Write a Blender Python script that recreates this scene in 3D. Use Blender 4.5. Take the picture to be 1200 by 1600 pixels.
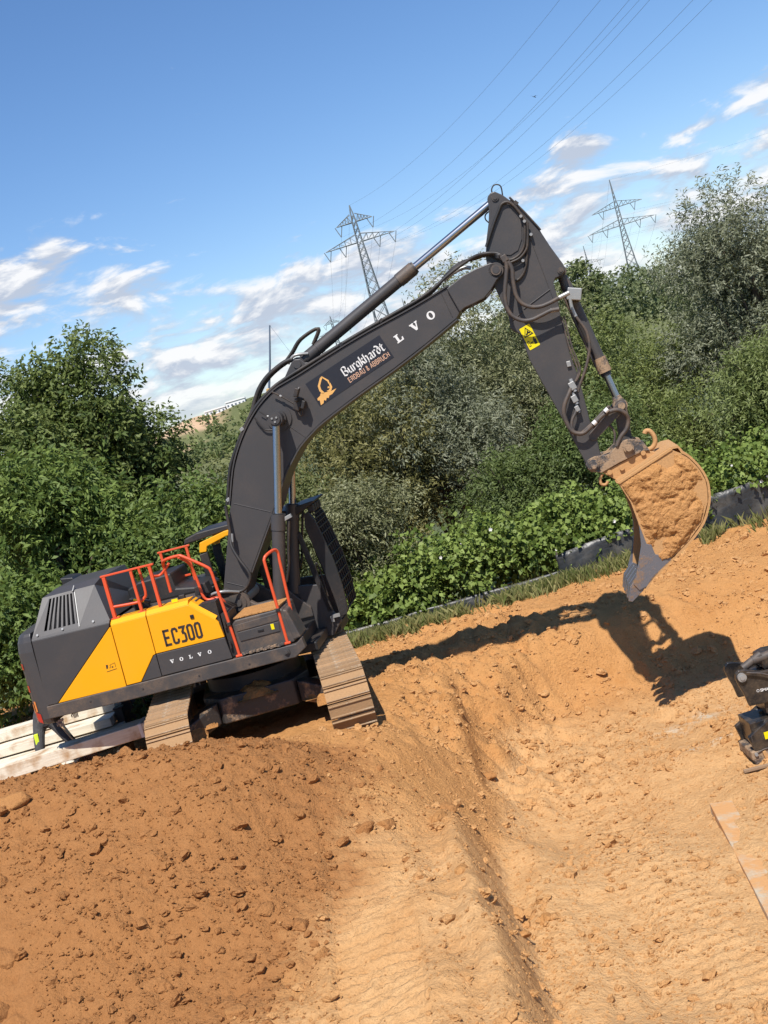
import bpy, bmesh, math, random
import numpy as np
from mathutils import Vector, Matrix

for o in list(bpy.data.objects): bpy.data.objects.remove(o)
SC = bpy.context.scene
COL = SC.collection
R = math.radians
random.seed(7)

# ------------------------------------------------------------------ camera
PITCH = math.atan(187 / 1976); ROLL = R(16.5)
cam_d = bpy.data.cameras.new('camera')
cam_d.sensor_fit = 'VERTICAL'; cam_d.sensor_height = 36.0
cam_d.lens = 36.0 * 1976 / 1600
cam_d.clip_start = 0.1; cam_d.clip_end = 9000
cam = bpy.data.objects.new('camera', cam_d); COL.objects.link(cam)
_f = Vector((0, math.cos(PITCH), -math.sin(PITCH))); _r0 = Vector((1, 0, 0)); _u0 = Vector((0, math.sin(PITCH), math.cos(PITCH)))
_r = math.cos(ROLL) * _r0 - math.sin(ROLL) * _u0; _u = math.sin(ROLL) * _r0 + math.cos(ROLL) * _u0
M = Matrix.Identity(4)
for i in range(3):
    M[i][0] = _r[i]; M[i][1] = _u[i]; M[i][2] = -_f[i]
M[2][3] = 4.4
cam.matrix_world = M
SC.camera = cam

# ------------------------------------------------------------------ sun and sky
SUN_EL, SUN_AZ = R(57), R(9)          # light comes from behind the camera, a little from the left
sd = Vector((math.sin(SUN_AZ) * math.cos(SUN_EL), math.cos(SUN_AZ) * math.cos(SUN_EL), -math.sin(SUN_EL)))
sun_d = bpy.data.lights.new('sun', 'SUN'); sun_d.energy = 4.7; sun_d.angle = R(0.55); sun_d.color = (1.0, 0.955, 0.89)
sun = bpy.data.objects.new('sun', sun_d); COL.objects.link(sun)
sun.rotation_euler = sd.to_track_quat('-Z', 'Y').to_euler(); sun.location = (-10, -30, 40)

W = bpy.data.worlds.new('World'); SC.world = W; W.use_nodes = True
nt = W.node_tree; N = nt.nodes; Lk = nt.links
for n in list(N): N.remove(n)
def wn(t, **k):
    n = N.new(t)
    for a, b in k.items(): setattr(n, a, b)
    return n
def wm(op, a, b=None, c=None, clamp=False):
    n = N.new('ShaderNodeMath'); n.operation = op; n.use_clamp = clamp
    for i, v in enumerate((a, b, c)):
        if v is None: continue
        if isinstance(v, (int, float)): n.inputs[i].default_value = v
        else: Lk.new(v, n.inputs[i])
    return n.outputs[0]
out = wn('ShaderNodeOutputWorld'); bg = wn('ShaderNodeBackground'); bg.inputs[1].default_value = 0.092
Lk.new(bg.outputs[0], out.inputs[0])
sky = wn('ShaderNodeTexSky', sky_type='NISHITA', sun_disc=False, sun_elevation=SUN_EL, sun_rotation=math.atan2(-sd.x, -sd.y),
         altitude=60, air_density=1.0, dust_density=0.1, ozone_density=3.0)
tc = wn('ShaderNodeTexCoord'); sp = wn('ShaderNodeSeparateXYZ'); Lk.new(tc.outputs['Generated'], sp.inputs[0])
az = wm('ARCTAN2', sp.outputs[0], sp.outputs[1]); el = wm('ARCSINE', sp.outputs[2])
def cloud_noise(de, scale_a, scale_e, det, rough, seed, dist=0.35):
    cx = N.new('ShaderNodeCombineXYZ')
    Lk.new(wm('MULTIPLY', az, scale_a), cx.inputs[0]); Lk.new(wm('MULTIPLY', wm('ADD', el, de), scale_e), cx.inputs[1]); cx.inputs[2].default_value = seed
    n = N.new('ShaderNodeTexNoise'); n.inputs['Scale'].default_value = 1.0; n.inputs['Detail'].default_value = det
    n.inputs['Roughness'].default_value = rough; n.inputs['Distortion'].default_value = dist
    Lk.new(cx.outputs[0], n.inputs['Vector']); return n.outputs[0]
n0 = cloud_noise(0.0, 17, 46, 8, 0.58, 3.7)
n1 = cloud_noise(0.009, 17, 46, 8, 0.58, 3.7)
# more cloud low down than high up, plus the single heaps of cumulus seen that day
bias = wn('ShaderNodeMapRange'); Lk.new(el, bias.inputs[0])
bias.inputs[1].default_value = 0.08; bias.inputs[2].default_value = 0.15; bias.inputs[3].default_value = 0.17; bias.inputs[4].default_value = -0.17
b = bias.outputs[0]
for a0, e0, sa, se, amp in ((0.222, 0.128, .030, .014, .30), (0.165, 0.110, .035, .010, .22), (-0.24, 0.155, .11, .034, .46), (-0.13, 0.125, .035, .012, .14),
                            (0.255, 0.243, .030, .010, .30), (0.36, 0.135, .035, .012, .26), (0.02, 0.105, .07, .02, .10), (0.305, 0.118, .025, .006, .14),
                            (-0.75, 0.14, .10, .022, .24), (0.85, 0.13, .09, .022, .24), (1.6, 0.2, .1, .03, .24), (-1.5, 0.19, .12, .03, .24), (2.6, .16, .12, .03, .22), (-2.4, .17, .1, .03, .22)):
    da = wm('MULTIPLY', wm('SUBTRACT', az, a0), 1 / sa); de = wm('MULTIPLY', wm('SUBTRACT', el, e0), 1 / se)
    g = wm('EXPONENT', wm('MULTIPLY', wm('ADD', wm('MULTIPLY', da, da), wm('MULTIPLY', de, de)), -1.0))
    b = wm('MULTIPLY_ADD', g, amp, b)
dens = wn('ShaderNodeMapRange', interpolation_type='SMOOTHSTEP'); Lk.new(wm('ADD', n0, b), dens.inputs[0])
dens.inputs[1].default_value = 0.50; dens.inputs[2].default_value = 0.72
lit = wn('ShaderNodeMapRange'); Lk.new(wm('SUBTRACT', n0, n1), lit.inputs[0])
lit.inputs[1].default_value = -0.04; lit.inputs[2].default_value = 0.11
crm = wn('ShaderNodeMix', data_type='RGBA'); Lk.new(lit.outputs[0], crm.inputs[0])
crm.inputs[6].default_value = (4.15, 4.65, 5.6, 1); crm.inputs[7].default_value = (7.6, 7.6, 7.7, 1)
low = wn('ShaderNodeMapRange'); Lk.new(el, low.inputs[0]); low.inputs[1].default_value = -0.02; low.inputs[2].default_value = 0.05; low.inputs[3].default_value = .35; low.inputs[4].default_value = .95
mixc = wn('ShaderNodeMix', data_type='RGBA'); Lk.new(wm('MULTIPLY', dens.outputs[0], low.outputs[0]), mixc.inputs[0])
hs = wn('ShaderNodeHueSaturation'); hs.inputs['Saturation'].default_value = 1.14; hs.inputs['Value'].default_value = 1.0; Lk.new(sky.outputs[0], hs.inputs['Color'])
tn = wn('ShaderNodeMix', data_type='RGBA', blend_type='MULTIPLY'); tn.inputs[0].default_value = 1.0; Lk.new(hs.outputs[0], tn.inputs[6]); tn.inputs[7].default_value = (.93, .96, 1.07, 1)
Lk.new(tn.outputs[2], mixc.inputs[6]); Lk.new(crm.outputs[2], mixc.inputs[7]); Lk.new(mixc.outputs[2], bg.inputs[0])

SC.view_settings.view_transform = 'Standard'; SC.view_settings.look = 'None'; SC.view_settings.gamma = 1.0
SC.view_settings.exposure = 0.5
SC.cycles.max_bounces = 6; SC.cycles.transparent_max_bounces = 8

# ------------------------------------------------------------------ helpers
def tag(o, label=None, cat=None, group=None, kind=None):
    if label: o['label'] = label
    if cat: o['category'] = cat
    if group: o['group'] = group
    if kind: o['kind'] = kind
    return o
def empty(name, loc=(0, 0, 0), rot=(0, 0, 0), parent=None):
    o = bpy.data.objects.new(name, None); COL.objects.link(o); o.location = loc; o.rotation_euler = rot; o.parent = parent
    o.empty_display_size = 0.3
    return o
def link(name, me, mat, parent=None):
    if mat is not None and len(me.materials) == 0: me.materials.append(mat)
    o = bpy.data.objects.new(name, me); COL.objects.link(o); o.parent = parent
    return o
def bevel(o, w=0.012, seg=2, ang=35):
    m = o.modifiers.new('bevel', 'BEVEL'); m.width = w; m.segments = seg; m.limit_method = 'ANGLE'; m.angle_limit = R(ang); m.use_clamp_overlap = True
    return o
def copy_tree(o, parent=None):
    c = o.copy(); COL.objects.link(c); c.parent = parent
    for ch in list(o.children): copy_tree(ch, c)
    return c

class MB:
    """collects simple solids and links them as one mesh"""
    def __init__(s): s.v = []; s.f = []; s.sm = []
    def add(s, v, f, smooth=False):
        b = len(s.v); s.v += [tuple(p) for p in v]; s.f += [tuple(i + b for i in q) for q in f]; s.sm += [smooth] * len(f); return s
    def box(s, c, d, rz=0, M=None):
        x, y, z = d[0] / 2, d[1] / 2, d[2] / 2
        v = [Vector((a * x, b * y, e * z)) for e in (-1, 1) for b in (-1, 1) for a in (-1, 1)]
        m = Matrix.Rotation(rz, 3, 'Z') if M is None else M
        v = [m @ p + Vector(c) for p in v]
        return s.add(v, [(0, 2, 3, 1), (4, 5, 7, 6), (0, 1, 5, 4), (2, 6, 7, 3), (0, 4, 6, 2), (1, 3, 7, 5)])
    def span(s, a, b): return s.box([(a[i] + b[i]) / 2 for i in range(3)], [abs(b[i] - a[i]) for i in range(3)])
    def prism(s, poly, y0, y1):
        """outline in the x-z plane extruded along y"""
        n = len(poly); ar = sum(poly[i][0] * poly[(i + 1) % n][1] - poly[(i + 1) % n][0] * poly[i][1] for i in range(n))
        if ar < 0: poly = poly[::-1]
        v = [(x, y0, z) for x, z in poly] + [(x, y1, z) for x, z in poly]
        f = [tuple(range(n)), tuple(range(2 * n - 1, n - 1, -1))]
        f += [(i, i + n, (i + 1) % n + n, (i + 1) % n) for i in range(n)]
        return s.add(v, f)
    def prismz(s, poly, z0, z1):
        n = len(poly); ar = sum(poly[i][0] * poly[(i + 1) % n][1] - poly[(i + 1) % n][0] * poly[i][1] for i in range(n))
        if ar < 0: poly = poly[::-1]
        v = [(x, y, z0) for x, y in poly] + [(x, y, z1) for x, y in poly]
        f = [tuple(range(n - 1, -1, -1)), tuple(range(n, 2 * n))] + [(i, (i + 1) % n, (i + 1) % n + n, i + n) for i in range(n)]
        return s.add(v, f)
    def cyl(s, a, b, r0, r1=None, n=16, caps=True):
        r1 = r0 if r1 is None else r1
        a, b = Vector(a), Vector(b); d = (b - a).normalized(); q = d.to_track_quat('Z', 'Y')
        v = []
        for p, r in ((a, r0), (b, r1)):
            for i in range(n):
                t = 2 * math.pi * i / n; v.append(p + q @ Vector((r * math.cos(t), r * math.sin(t), 0)))
        s.add(v, [(i, (i + 1) % n, (i + 1) % n + n, i + n) for i in range(n)], True)
        if caps: s.add(v, [tuple(range(n - 1, -1, -1)), tuple(range(n, 2 * n))])
        return s
    def tube(s, pts, r, n=8, sub=4, caps=True):
        P = [Vector(p) for p in pts]
        if sub > 1 and len(P) > 2: P = spline(P, sub)
        rr = r if isinstance(r, (list, tuple)) else None
        v = []; up = None
        for i, p in enumerate(P):
            d = (P[min(i + 1, len(P) - 1)] - P[max(i - 1, 0)]).normalized()
            if up is None:
                up = d.orthogonal().normalized()
            up = (up - d * up.dot(d)); up = up.normalized() if up.length > 1e-6 else d.orthogonal().normalized()
            sd_ = d.cross(up); q = r if rr is None else rr[0] + (rr[1] - rr[0]) * i / max(1, len(P) - 1)
            v += [p + up * (q * math.cos(2 * math.pi * k / n)) + sd_ * (q * math.sin(2 * math.pi * k / n)) for k in range(n)]
        f = [(i * n + k, i * n + (k + 1) % n, (i + 1) * n + (k + 1) % n, (i + 1) * n + k) for i in range(len(P) - 1) for k in range(n)]
        s.add(v, f, True)
        if caps: s.add(v, [tuple(range(n - 1, -1, -1)), tuple(range((len(P) - 1) * n, len(P) * n))])
        return s
    def mesh(s, name):
        me = bpy.data.meshes.new(name); me.from_pydata(s.v, [], s.f)
        me.polygons.foreach_set('use_smooth', s.sm); me.update(); return me
    def build(s, name, mat, parent=None, bev=0.0):
        o = link(name, s.mesh(name), mat, parent)
        if bev: bevel(o, bev)
        return o
def spline(P, sub):
    out = []
    n = len(P)
    for i in range(n - 1):
        p0, p1, p2, p3 = P[max(i - 1, 0)], P[i], P[i + 1], P[min(i + 2, n - 1)]
        for k in range(sub):
            t = k / sub
            out.append(0.5 * ((2 * p1) + (-p0 + p2) * t + (2 * p0 - 5 * p1 + 4 * p2 - p3) * t * t + (-p0 + 3 * p1 - 3 * p2 + p3) * t ** 3))
    out.append(P[-1]); return out
def xz(pts, y): return [(p[0], y, p[1]) for p in pts]

def np_mesh(name, verts, quads, mat, attr=None, smooth=False, parent=None):
    """big meshes from numpy arrays; attr = {name: (n,3) colour per vertex}"""
    me = bpy.data.meshes.new(name); nv, nf = len(verts), len(quads); k = quads.shape[1]
    me.vertices.add(nv); me.vertices.foreach_set('co', np.ascontiguousarray(verts, dtype=np.float32).ravel())
    me.loops.add(nf * k); me.loops.foreach_set('vertex_index', np.ascontiguousarray(quads, dtype=np.int32).ravel())
    me.polygons.add(nf); me.polygons.foreach_set('loop_start', np.arange(0, nf * k, k, dtype=np.int32))
    if smooth: me.polygons.foreach_set('use_smooth', np.ones(nf, dtype=bool))
    me.update(calc_edges=True)
    for a, c in (attr or {}).items():
        at = me.attributes.new(a, 'FLOAT_COLOR', 'POINT'); cc = np.ones((nv, 4), dtype=np.float32); cc[:, :3] = c
        at.data.foreach_set('color', cc.ravel())
    return link(name, me, mat, parent)

# gradient noise on arrays
_rng = np.random.RandomState(11); _perm = np.concatenate([_rng.permutation(512)] * 2); _ga = _rng.rand(512) * 2 * np.pi; _gx, _gy = np.cos(_ga), np.sin(_ga)
def perlin(x, y):
    xi = np.floor(x).astype(int); yi = np.floor(y).astype(int); fx = x - xi; fy = y - yi; xi &= 511; yi &= 511
    def g(ix, iy, dx, dy):
        h = _perm[_perm[ix & 511] + (iy & 511)] & 511; return _gx[h] * dx + _gy[h] * dy
    u = fx ** 3 * (fx * (fx * 6 - 15) + 10); v = fy ** 3 * (fy * (fy * 6 - 15) + 10)
    a = g(xi, yi, fx, fy); b_ = g(xi + 1, yi, fx - 1, fy); c = g(xi, yi + 1, fx, fy - 1); d = g(xi + 1, yi + 1, fx - 1, fy - 1)
    return (a + (b_ - a) * u + ((c + (d - c) * u) - (a + (b_ - a) * u)) * v) * 1.4
def fbm(x, y, o=4, g=0.5):
    s = 0; a = 1; t = 0
    for i in range(o):
        s = s + a * perlin(x * 2 ** i + 17.3 * i, y * 2 ** i - 9.1 * i); t += a; a *= g
    return s / t
_w2 = np.random.RandomState(5); _wr = _w2.rand(1024, 4); _wp = np.concatenate([_w2.permutation(1024)] * 2)
def lumps(x, y, keep=.6, r0=.3, r1=.62):
    """field of separate bumps, one per cell: 0 outside, up to ~1 on the bump"""
    xi = np.floor(x).astype(int); yi = np.floor(y).astype(int); out_ = np.zeros_like(x)
    for dx in (-1, 0, 1):
        for dy in (-1, 0, 1):
            h = _wp[(_wp[(xi + dx) & 1023] + (yi + dy)) & 1023]; q = _wr[h]
            rr = (r0 + (r1 - r0) * q[..., 2] ** 2) * (q[..., 3] < keep)
            ca = np.cos(q[..., 3] * 40); sa = np.sin(q[..., 3] * 40); ux = x - (xi + dx) - q[..., 0]; uy = y - (yi + dy) - q[..., 1]
            d = np.hypot(ux * ca + uy * sa, (uy * ca - ux * sa) * 1.35)
            out_ = np.maximum(out_, np.where(rr > 0, np.sqrt(np.clip(1 - (d / np.maximum(rr, 1e-3)) ** 2, 0, 1)) * rr, 0))
    return out_
def sstep(a, b, x):
    t = np.clip((x - a) / (b - a), 0, 1); return t * t * (3 - 2 * t)

# ------------------------------------------------------------------ materials
class NT:
    def __init__(s, m): s.n = m.node_tree.nodes; s.l = m.node_tree.links
    def node(s, t, ins=None, **k):
        n = s.n.new(t)
        for a, b in k.items(): setattr(n, a, b)
        for a, b in (ins or {}).items():
            if hasattr(b, 'is_output') or isinstance(b, bpy.types.NodeSocket): s.l.new(b, n.inputs[a])
            else: n.inputs[a].default_value = b
        return n
    def noise(s, vec, scale, det=4, rough=0.55, dist=0.0):
        return s.node('ShaderNodeTexNoise', {'Vector': vec, 'Scale': scale, 'Detail': det, 'Roughness': rough, 'Distortion': dist}).outputs[0]
    def ramp(s, fac, stops):
        n = s.node('ShaderNodeValToRGB', {0: fac}); e = n.color_ramp.elements
        while len(e) < len(stops): e.new(0.5)
        for i, (p, c) in enumerate(stops): e[i].position = p; e[i].color = c if len(c) == 4 else (*c, 1)
        return n.outputs[0]
    def mix(s, fac, a, b, mode='MIX'):
        n = s.node('ShaderNodeMix', data_type='RGBA', blend_type=mode)
        for i, v in ((0, fac), (6, a), (7, b)):
            if isinstance(v, bpy.types.NodeSocket): s.l.new(v, n.inputs[i])
            elif i == 0: n.inputs[0].default_value = v
            else: n.inputs[i].default_value = v if len(v) == 4 else (*v, 1)
        return n.outputs[2]
    def math(s, op, a, b=0.0):
        return s.node('ShaderNodeMath', {0: a, 1: b}, operation=op).outputs[0]
def new_mat(name):
    m = bpy.data.materials.new(name); m.use_nodes = True; t = NT(m); bs = t.n['Principled BSDF']; return m, t, bs
def g3(c): return (c, c, c)
def paint(name, col, rough=0.42, dust=0.25, dust_col=(0.27, 0.165, 0.09), scale=2.2, metal=0.0, spec=0.5, bump=0.15, vary=0.12):
    m, t, bs = new_mat(name); v = t.node('ShaderNodeTexCoord').outputs['Object']
    a = t.noise(v, scale, 6, 0.62); b_ = t.noise(v, scale * 14, 4, 0.6); c = t.noise(v, 60, 3, 0.6)
    base = t.mix(t.math('MULTIPLY', b_, vary), (*col, 1), (*[min(1, q * 1.6 + .01) for q in col], 1))
    df = t.ramp(a, [(0.42, (0, 0, 0, 1)), (0.78, g3(1))])
    df2 = t.math('MULTIPLY', df, t.ramp(b_, [(0.3, g3(0.25)), (0.65, g3(1))]))
    bc = t.mix(t.math('MULTIPLY', df2, dust), base, (*dust_col, 1))
    t.l.new(bc, bs.inputs['Base Color']); bs.inputs['Metallic'].default_value = metal; bs.inputs['Specular IOR Level'].default_value = spec
    rr = t.math('ADD', t.math('MULTIPLY', a, 0.22), rough - 0.1); t.l.new(rr, bs.inputs['Roughness'])
    bp = t.node('ShaderNodeBump', {'Strength': bump, 'Distance': 0.004, 'Height': t.math('ADD', b_, t.math('MULTIPLY', c, 0.3))})
    t.l.new(bp.outputs[0], bs.inputs['Normal']); return m
def flat(name, col, rough=0.5, metal=0.0, spec=0.4, vary=0.15, scale=8):
    m, t, bs = new_mat(name); v = t.node('ShaderNodeTexCoord').outputs['Object']
    a = t.noise(v, scale, 4, 0.6)
    t.l.new(t.mix(a, (*[q * (1 - vary) for q in col], 1), (*[min(1, q * (1 + vary)) for q in col], 1)), bs.inputs['Base Color'])
    bs.inputs['Roughness'].default_value = rough; bs.inputs['Metallic'].default_value = metal; bs.inputs['Specular IOR Level'].default_value = spec
    return m
def muddy(name, steel, mud, cover=0.5, scale=3.0, rough=0.75, metal=0.0, bump=0.6, rnd=0.0):
    m, t, bs = new_mat(name); v = t.node('ShaderNodeTexCoord').outputs['Object']
    a = t.noise(v, scale, 7, 0.65); b_ = t.noise(v, scale * 9, 5, 0.6)
    k = t.ramp(t.math('ADD', a, t.math('MULTIPLY', b_, 0.25)), [(0.62 - cover * 0.35, (0, 0, 0, 1)), (0.74 - cover * 0.35, g3(1))])
    mc = t.mix(b_, (*[q * 0.72 for q in mud], 1), (*[min(1, q * 1.22) for q in mud], 1))
    cc = t.mix(k, (*steel, 1), mc)
    if rnd: cc = t.mix(t.math('MULTIPLY', t.node('ShaderNodeObjectInfo').outputs['Random'], rnd), cc, (.075, .048, .028, 1))
    t.l.new(cc, bs.inputs['Base Color'])
    t.l.new(t.math('ADD', t.math('MULTIPLY', k, 0.35), rough - 0.3), bs.inputs['Roughness']); bs.inputs['Metallic'].default_value = metal
    bp = t.node('ShaderNodeBump', {'Strength': bump, 'Distance': 0.015, 'Height': t.math('ADD', t.math('MULTIPLY', k, 0.7), t.math('MULTIPLY', b_, 0.6))})
    t.l.new(bp.outputs[0], bs.inputs['Normal']); return m

MT = {}
MT['grey'] = paint('dark grey paint', (0.047, 0.0435, 0.0435), 0.46, 0.09, vary=.05)
MT['grey_dusty'] = paint('dusty dark grey paint', (0.05, 0.045, 0.043), 0.5, 0.6, scale=3.5)
MT['black'] = paint('black plastic', (0.014, 0.014, 0.015), 0.5, 0.22)
MT['yellow'] = paint('yellow paint', (0.78, 0.335, 0.002), 0.40, 0.06, dust_col=(0.45, 0.25, 0.08), vary=0.04)
MT['red'] = paint('orange red paint', (0.62, 0.075, 0.022), 0.4, 0.12)
MT['rubber'] = paint('hose rubber', (0.018, 0.017, 0.017), 0.55, 0.3)
MT['hose_dusty'] = paint('dusty hose rubber', (0.05, 0.042, 0.038), 0.6, 0.55, scale=7)
MT['chrome'] = flat('chromed rod', (0.40, 0.41, 0.44), 0.27, 1.0, vary=0.04)
MT['steel'] = paint('zinc steel', (0.30, 0.30, 0.29), 0.4, 0.2, metal=0.35)
MT['white'] = flat('white print', (0.66, 0.65, 0.63), 0.5, vary=0.08)
MT['ink'] = flat('black print', (0.016, 0.015, 0.016), 0.45)
MT['dark_print'] = flat('dark brown print', (0.035, 0.026, 0.022), 0.45)
MT['sticker'] = flat('dark sticker film', (0.020, 0.020, 0.027), 0.35)
MT['gold'] = flat('gold print', (0.66, 0.36, 0.11), 0.45)
MT['tan_print'] = flat('tan print', (0.50, 0.30, 0.20), 0.5)
MT['label_yellow'] = flat('yellow sticker', (0.70, 0.58, 0.004), 0.4, vary=0.05)
MT['reflector'] = flat('red reflector', (0.42, 0.03, 0.02), 0.25, vary=0.3, scale=40)
MT['orange_refl'] = flat('orange reflector', (0.62, 0.20, 0.05), 0.3, vary=0.3, scale=40)
MT['mud_steel'] = muddy('muddy steel', (0.075, 0.072, 0.072), (0.44, 0.24, 0.095), 0.8, 4)
MT['mud_part'] = muddy('half muddy steel', (0.055, 0.052, 0.052), (0.30, 0.20, 0.12), 0.25, 4, metal=0.0)
MT['car_body'] = muddy('undercarriage steel', (0.04, 0.036, 0.034), (0.30, 0.19, 0.11), -0.05, 3)
MT['bare_steel'] = muddy('worn bucket steel', (0.16, 0.165, 0.19), (0.28, 0.17, 0.09), -0.12, 3, 0.55, 0.4, 0.2)
MT['shoe'] = muddy('track shoe', (0.20, 0.135, 0.08), (0.38, 0.22, 0.10), 0.7, 6, 0.8, rnd=.6)
MT['shoe_edge'] = muddy('worn grouser', (0.42, 0.31, 0.20), (0.36, 0.22, 0.11), 0.35, 6, 0.65, rnd=.35)
m, t, bs = new_mat('cab glass'); bs.inputs['Base Color'].default_value = (0.75, 0.85, 0.82, 1); bs.inputs['Roughness'].default_value = 0.02
bs.inputs['Transmission Weight'].default_value = 1.0; bs.inputs['IOR'].default_value = 1.05; MT['glass'] = m
# ------------------------------------------------------------------ soil
def soil_mat(name, const=None):
    m, t, bs = new_mat(name); ob = t.node('ShaderNodeTexCoord').outputs['Object']
    at = t.node('ShaderNodeAttribute', attribute_name='wet').outputs['Color']
    sp_ = t.node('ShaderNodeSeparateColor', {0: at})
    wf = sp_.outputs[0] if const is None else t.node('ShaderNodeValue').outputs[0]
    if const is not None: wf.default_value = const; ob = t.node('ShaderNodeNewGeometry').outputs['Position']
    a = t.ramp(t.noise(ob, 0.9, 7, 0.68), [(.28, (0, 0, 0, 1)), (.72, g3(1))]); b_ = t.noise(ob, 6, 6, 0.65); c = t.noise(ob, 34, 5, 0.7); d = t.noise(ob, 120, 3, 0.6)
    dry = t.mix(a, (0.41, 0.188, 0.060, 1), (0.53, 0.278, 0.104, 1))
    dry = t.mix(t.ramp(b_, [(0.35, (0, 0, 0, 1)), (0.72, g3(1))]), dry, (0.50, 0.25, 0.092, 1))
    if const is None: dry = t.mix(t.math('MULTIPLY', sp_.outputs[2], t.ramp(b_, [(.25, g3(.45)), (.6, g3(1))])), dry, (0.60, 0.36, 0.165, 1))
    else: dry = t.mix(.35, dry, (0.60, 0.36, 0.165, 1))
    wet = t.mix(b_, (0.275, 0.115, 0.037, 1), (0.41, 0.195, 0.073, 1))
    k = t.ramp(t.math('ADD', wf, t.math('MULTIPLY', t.math('SUBTRACT', b_, 0.5), 1.1)), [(0.2, (0, 0, 0, 1)), (0.85, g3(1))])
    col = t.mix(k, dry, wet)
    pale = t.math('MULTIPLY', sp_.outputs[1], t.ramp(b_, [(0.45, (0, 0, 0, 1)), (0.6, g3(1))]))
    col = t.mix(pale, col, (0.56, 0.48, 0.36, 1))
    col = t.mix(t.math('MULTIPLY', t.ramp(c, [(0.25, g3(1)), (0.5, (0, 0, 0, 1))]), 0.4), col, (0.15, 0.07, 0.027, 1))  # low spots of the grain noise darkened: crevice shade put into the soil colour
    t.l.new(col, bs.inputs['Base Color']); bs.inputs['Roughness'].default_value = 0.95; bs.inputs['Specular IOR Level'].default_value = 0.12
    wp = t.node('ShaderNodeVectorMath', {0: ob, 1: t.node('ShaderNodeVectorMath', {0: t.node('ShaderNodeTexNoise', {'Vector': ob, 'Scale': 16.0, 'Detail': 2.0}).outputs['Color'], 1: (.05, .05, .05)}, operation='MULTIPLY').outputs[0]}, operation='ADD').outputs[0]
    v1 = t.node('ShaderNodeTexVoronoi', {'Vector': wp, 'Scale': 17.0}).outputs[0]; v2 = t.node('ShaderNodeTexVoronoi', {'Vector': wp, 'Scale': 43.0}).outputs[0]
    cr = t.math('ADD', t.math('MULTIPLY', v1, -0.30), t.math('MULTIPLY', v2, -0.16))
    h = t.math('ADD', t.math('MULTIPLY', b_, 0.8), t.math('ADD', t.math('MULTIPLY', c, 0.6), t.math('ADD', t.math('MULTIPLY', d, 0.2), cr)))
    bp = t.node('ShaderNodeBump', {'Strength': 0.8, 'Distance': 0.06, 'Height': h}); t.l.new(bp.outputs[0], bs.inputs['Normal']); return m
MT['soil'] = soil_mat('sandy soil'); MT['soil_dry'] = soil_mat('dry crumbs', 0.0); MT['soil_wet'] = soil_mat('damp crumbs', 1.0)

CTL = [(-1.14,16.58,.11),(-1.98,17.16,.12),(-.8,18.15,-.02),(-.73,23.68,-.3),(.6,24.47,-.33),(1.85,24.1,-.35),(3.3,24.95,-.35),(5.2,24.56,-.33),(7.25,24.76,-.3),(3.28,22.97,-.42),(3.57,21.16,-.95),(3.13,19.67,-1.65),(4.22,19.95,-1.45),(5.3,21.19,-.9),(5.21,19.9,-1.3),(5.07,22.84,-.5),(2.32,21.28,-.6),(2.08,20.74,-1.1),(.94,20.76,-.42),(.12,21.11,-.25),(.48,18.5,-.8),(.1,18.18,-.3),(-.36,19.7,-.12),(.9,18.91,-1.25),(1.69,19.72,-1.5),(.4,15.44,-1.4),(.18,17.13,-1.0),(-.31,14.62,-.72),(-.68,14.74,-.4),(-.86,15.85,-.02),(-.52,16.56,-.15),(-1.31,12.55,-.52),(-1.43,10.2,-.65),(-1.92,11.67,-.62),(-.93,11.03,-.62),(-.8,13.05,-.52),(-.42,9.57,-.62),(-.46,11.89,-.5),(-.46,10.53,-.52),(.3,12.65,-1.2),(.37,11.58,-1.28),(.46,10.53,-1.35),(1.61,13.46,-1.42),(1.74,10.43,-1.45),(3.47,15.08,-1.42),(2.84,16.35,-1.38),(1.95,16.86,-1.45),(1.11,11.41,-1.43),(2.47,12.65,-1.38),(3.51,17.39,-1.32),(-3.72,13.7,.5),(-4.46,13.9,.65),(-4.29,12.42,.1),(-3.07,12.05,-.45),(-3.02,12.68,-.05),(-4.24,11.45,-.45),(-2.37,10.76,-.66),(-5.01,12.69,.2),(-4.89,11.64,-.35),(-2.05,13.8,-.05),(-1.67,14.38,.02),(-2.66,14.01,.45),(-5.44,15.2,1.1),(-4.64,15.2,1.04),(-3.87,15.3,.97),(-2.86,15.4,.8),(-1.98,15.6,.46),(-1.51,15.8,.09),
 (-5.2,16.6,.3),(-3.6,16.9,.02),(-3.6,19,0),(-3.6,21,0),(-1.1,19,-.02),(-1.1,21,-.1),(-2.4,19,0),(-2.05,16.55,.30),(-2.6,16.7,.1),(-4.8,18.3,.2),(-6.4,18.3,.18),(-6.2,20,.06),(-6.9,19.5,.08),(-5.6,19.5,.08),(-7.2,17,.55),(-5,22,.2),(-7,23,.25),(-3,24,-.1),
 (-8,13,.7),(-8,11,0),(0,5,-1.1),(-3,6,-.9),(3,6,-1.4),(8,12,-1.35),(6,16,-1.3),(8,17,-1.2),(9,21,-.8),(10,25,-.3),(0,0,-1.2),(-6,5,-.8),(6,2,-1.4),(-9,20,.3),(-9,25,.2),(0,28,-.5),(6,28,-.5),(-5,28,-.1),(12,30,-.5),(-12,30,0),(0,34,-.8),(10,36,-.8),(-10,36,-.4),(-12,10,0),(12,10,-1.4),(0,-8,-1.2),(-8,-6,-1),(8,-6,-1.3)]
_P = np.array(CTL); _n = len(_P)
def _U(r2): return np.where(r2 > 1e-12, 0.5 * r2 * np.log(np.maximum(r2, 1e-12)), 0)
_K = _U(((_P[:, None, :2] - _P[None, :, :2]) ** 2).sum(-1)) + np.eye(_n) * 0.012
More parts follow.
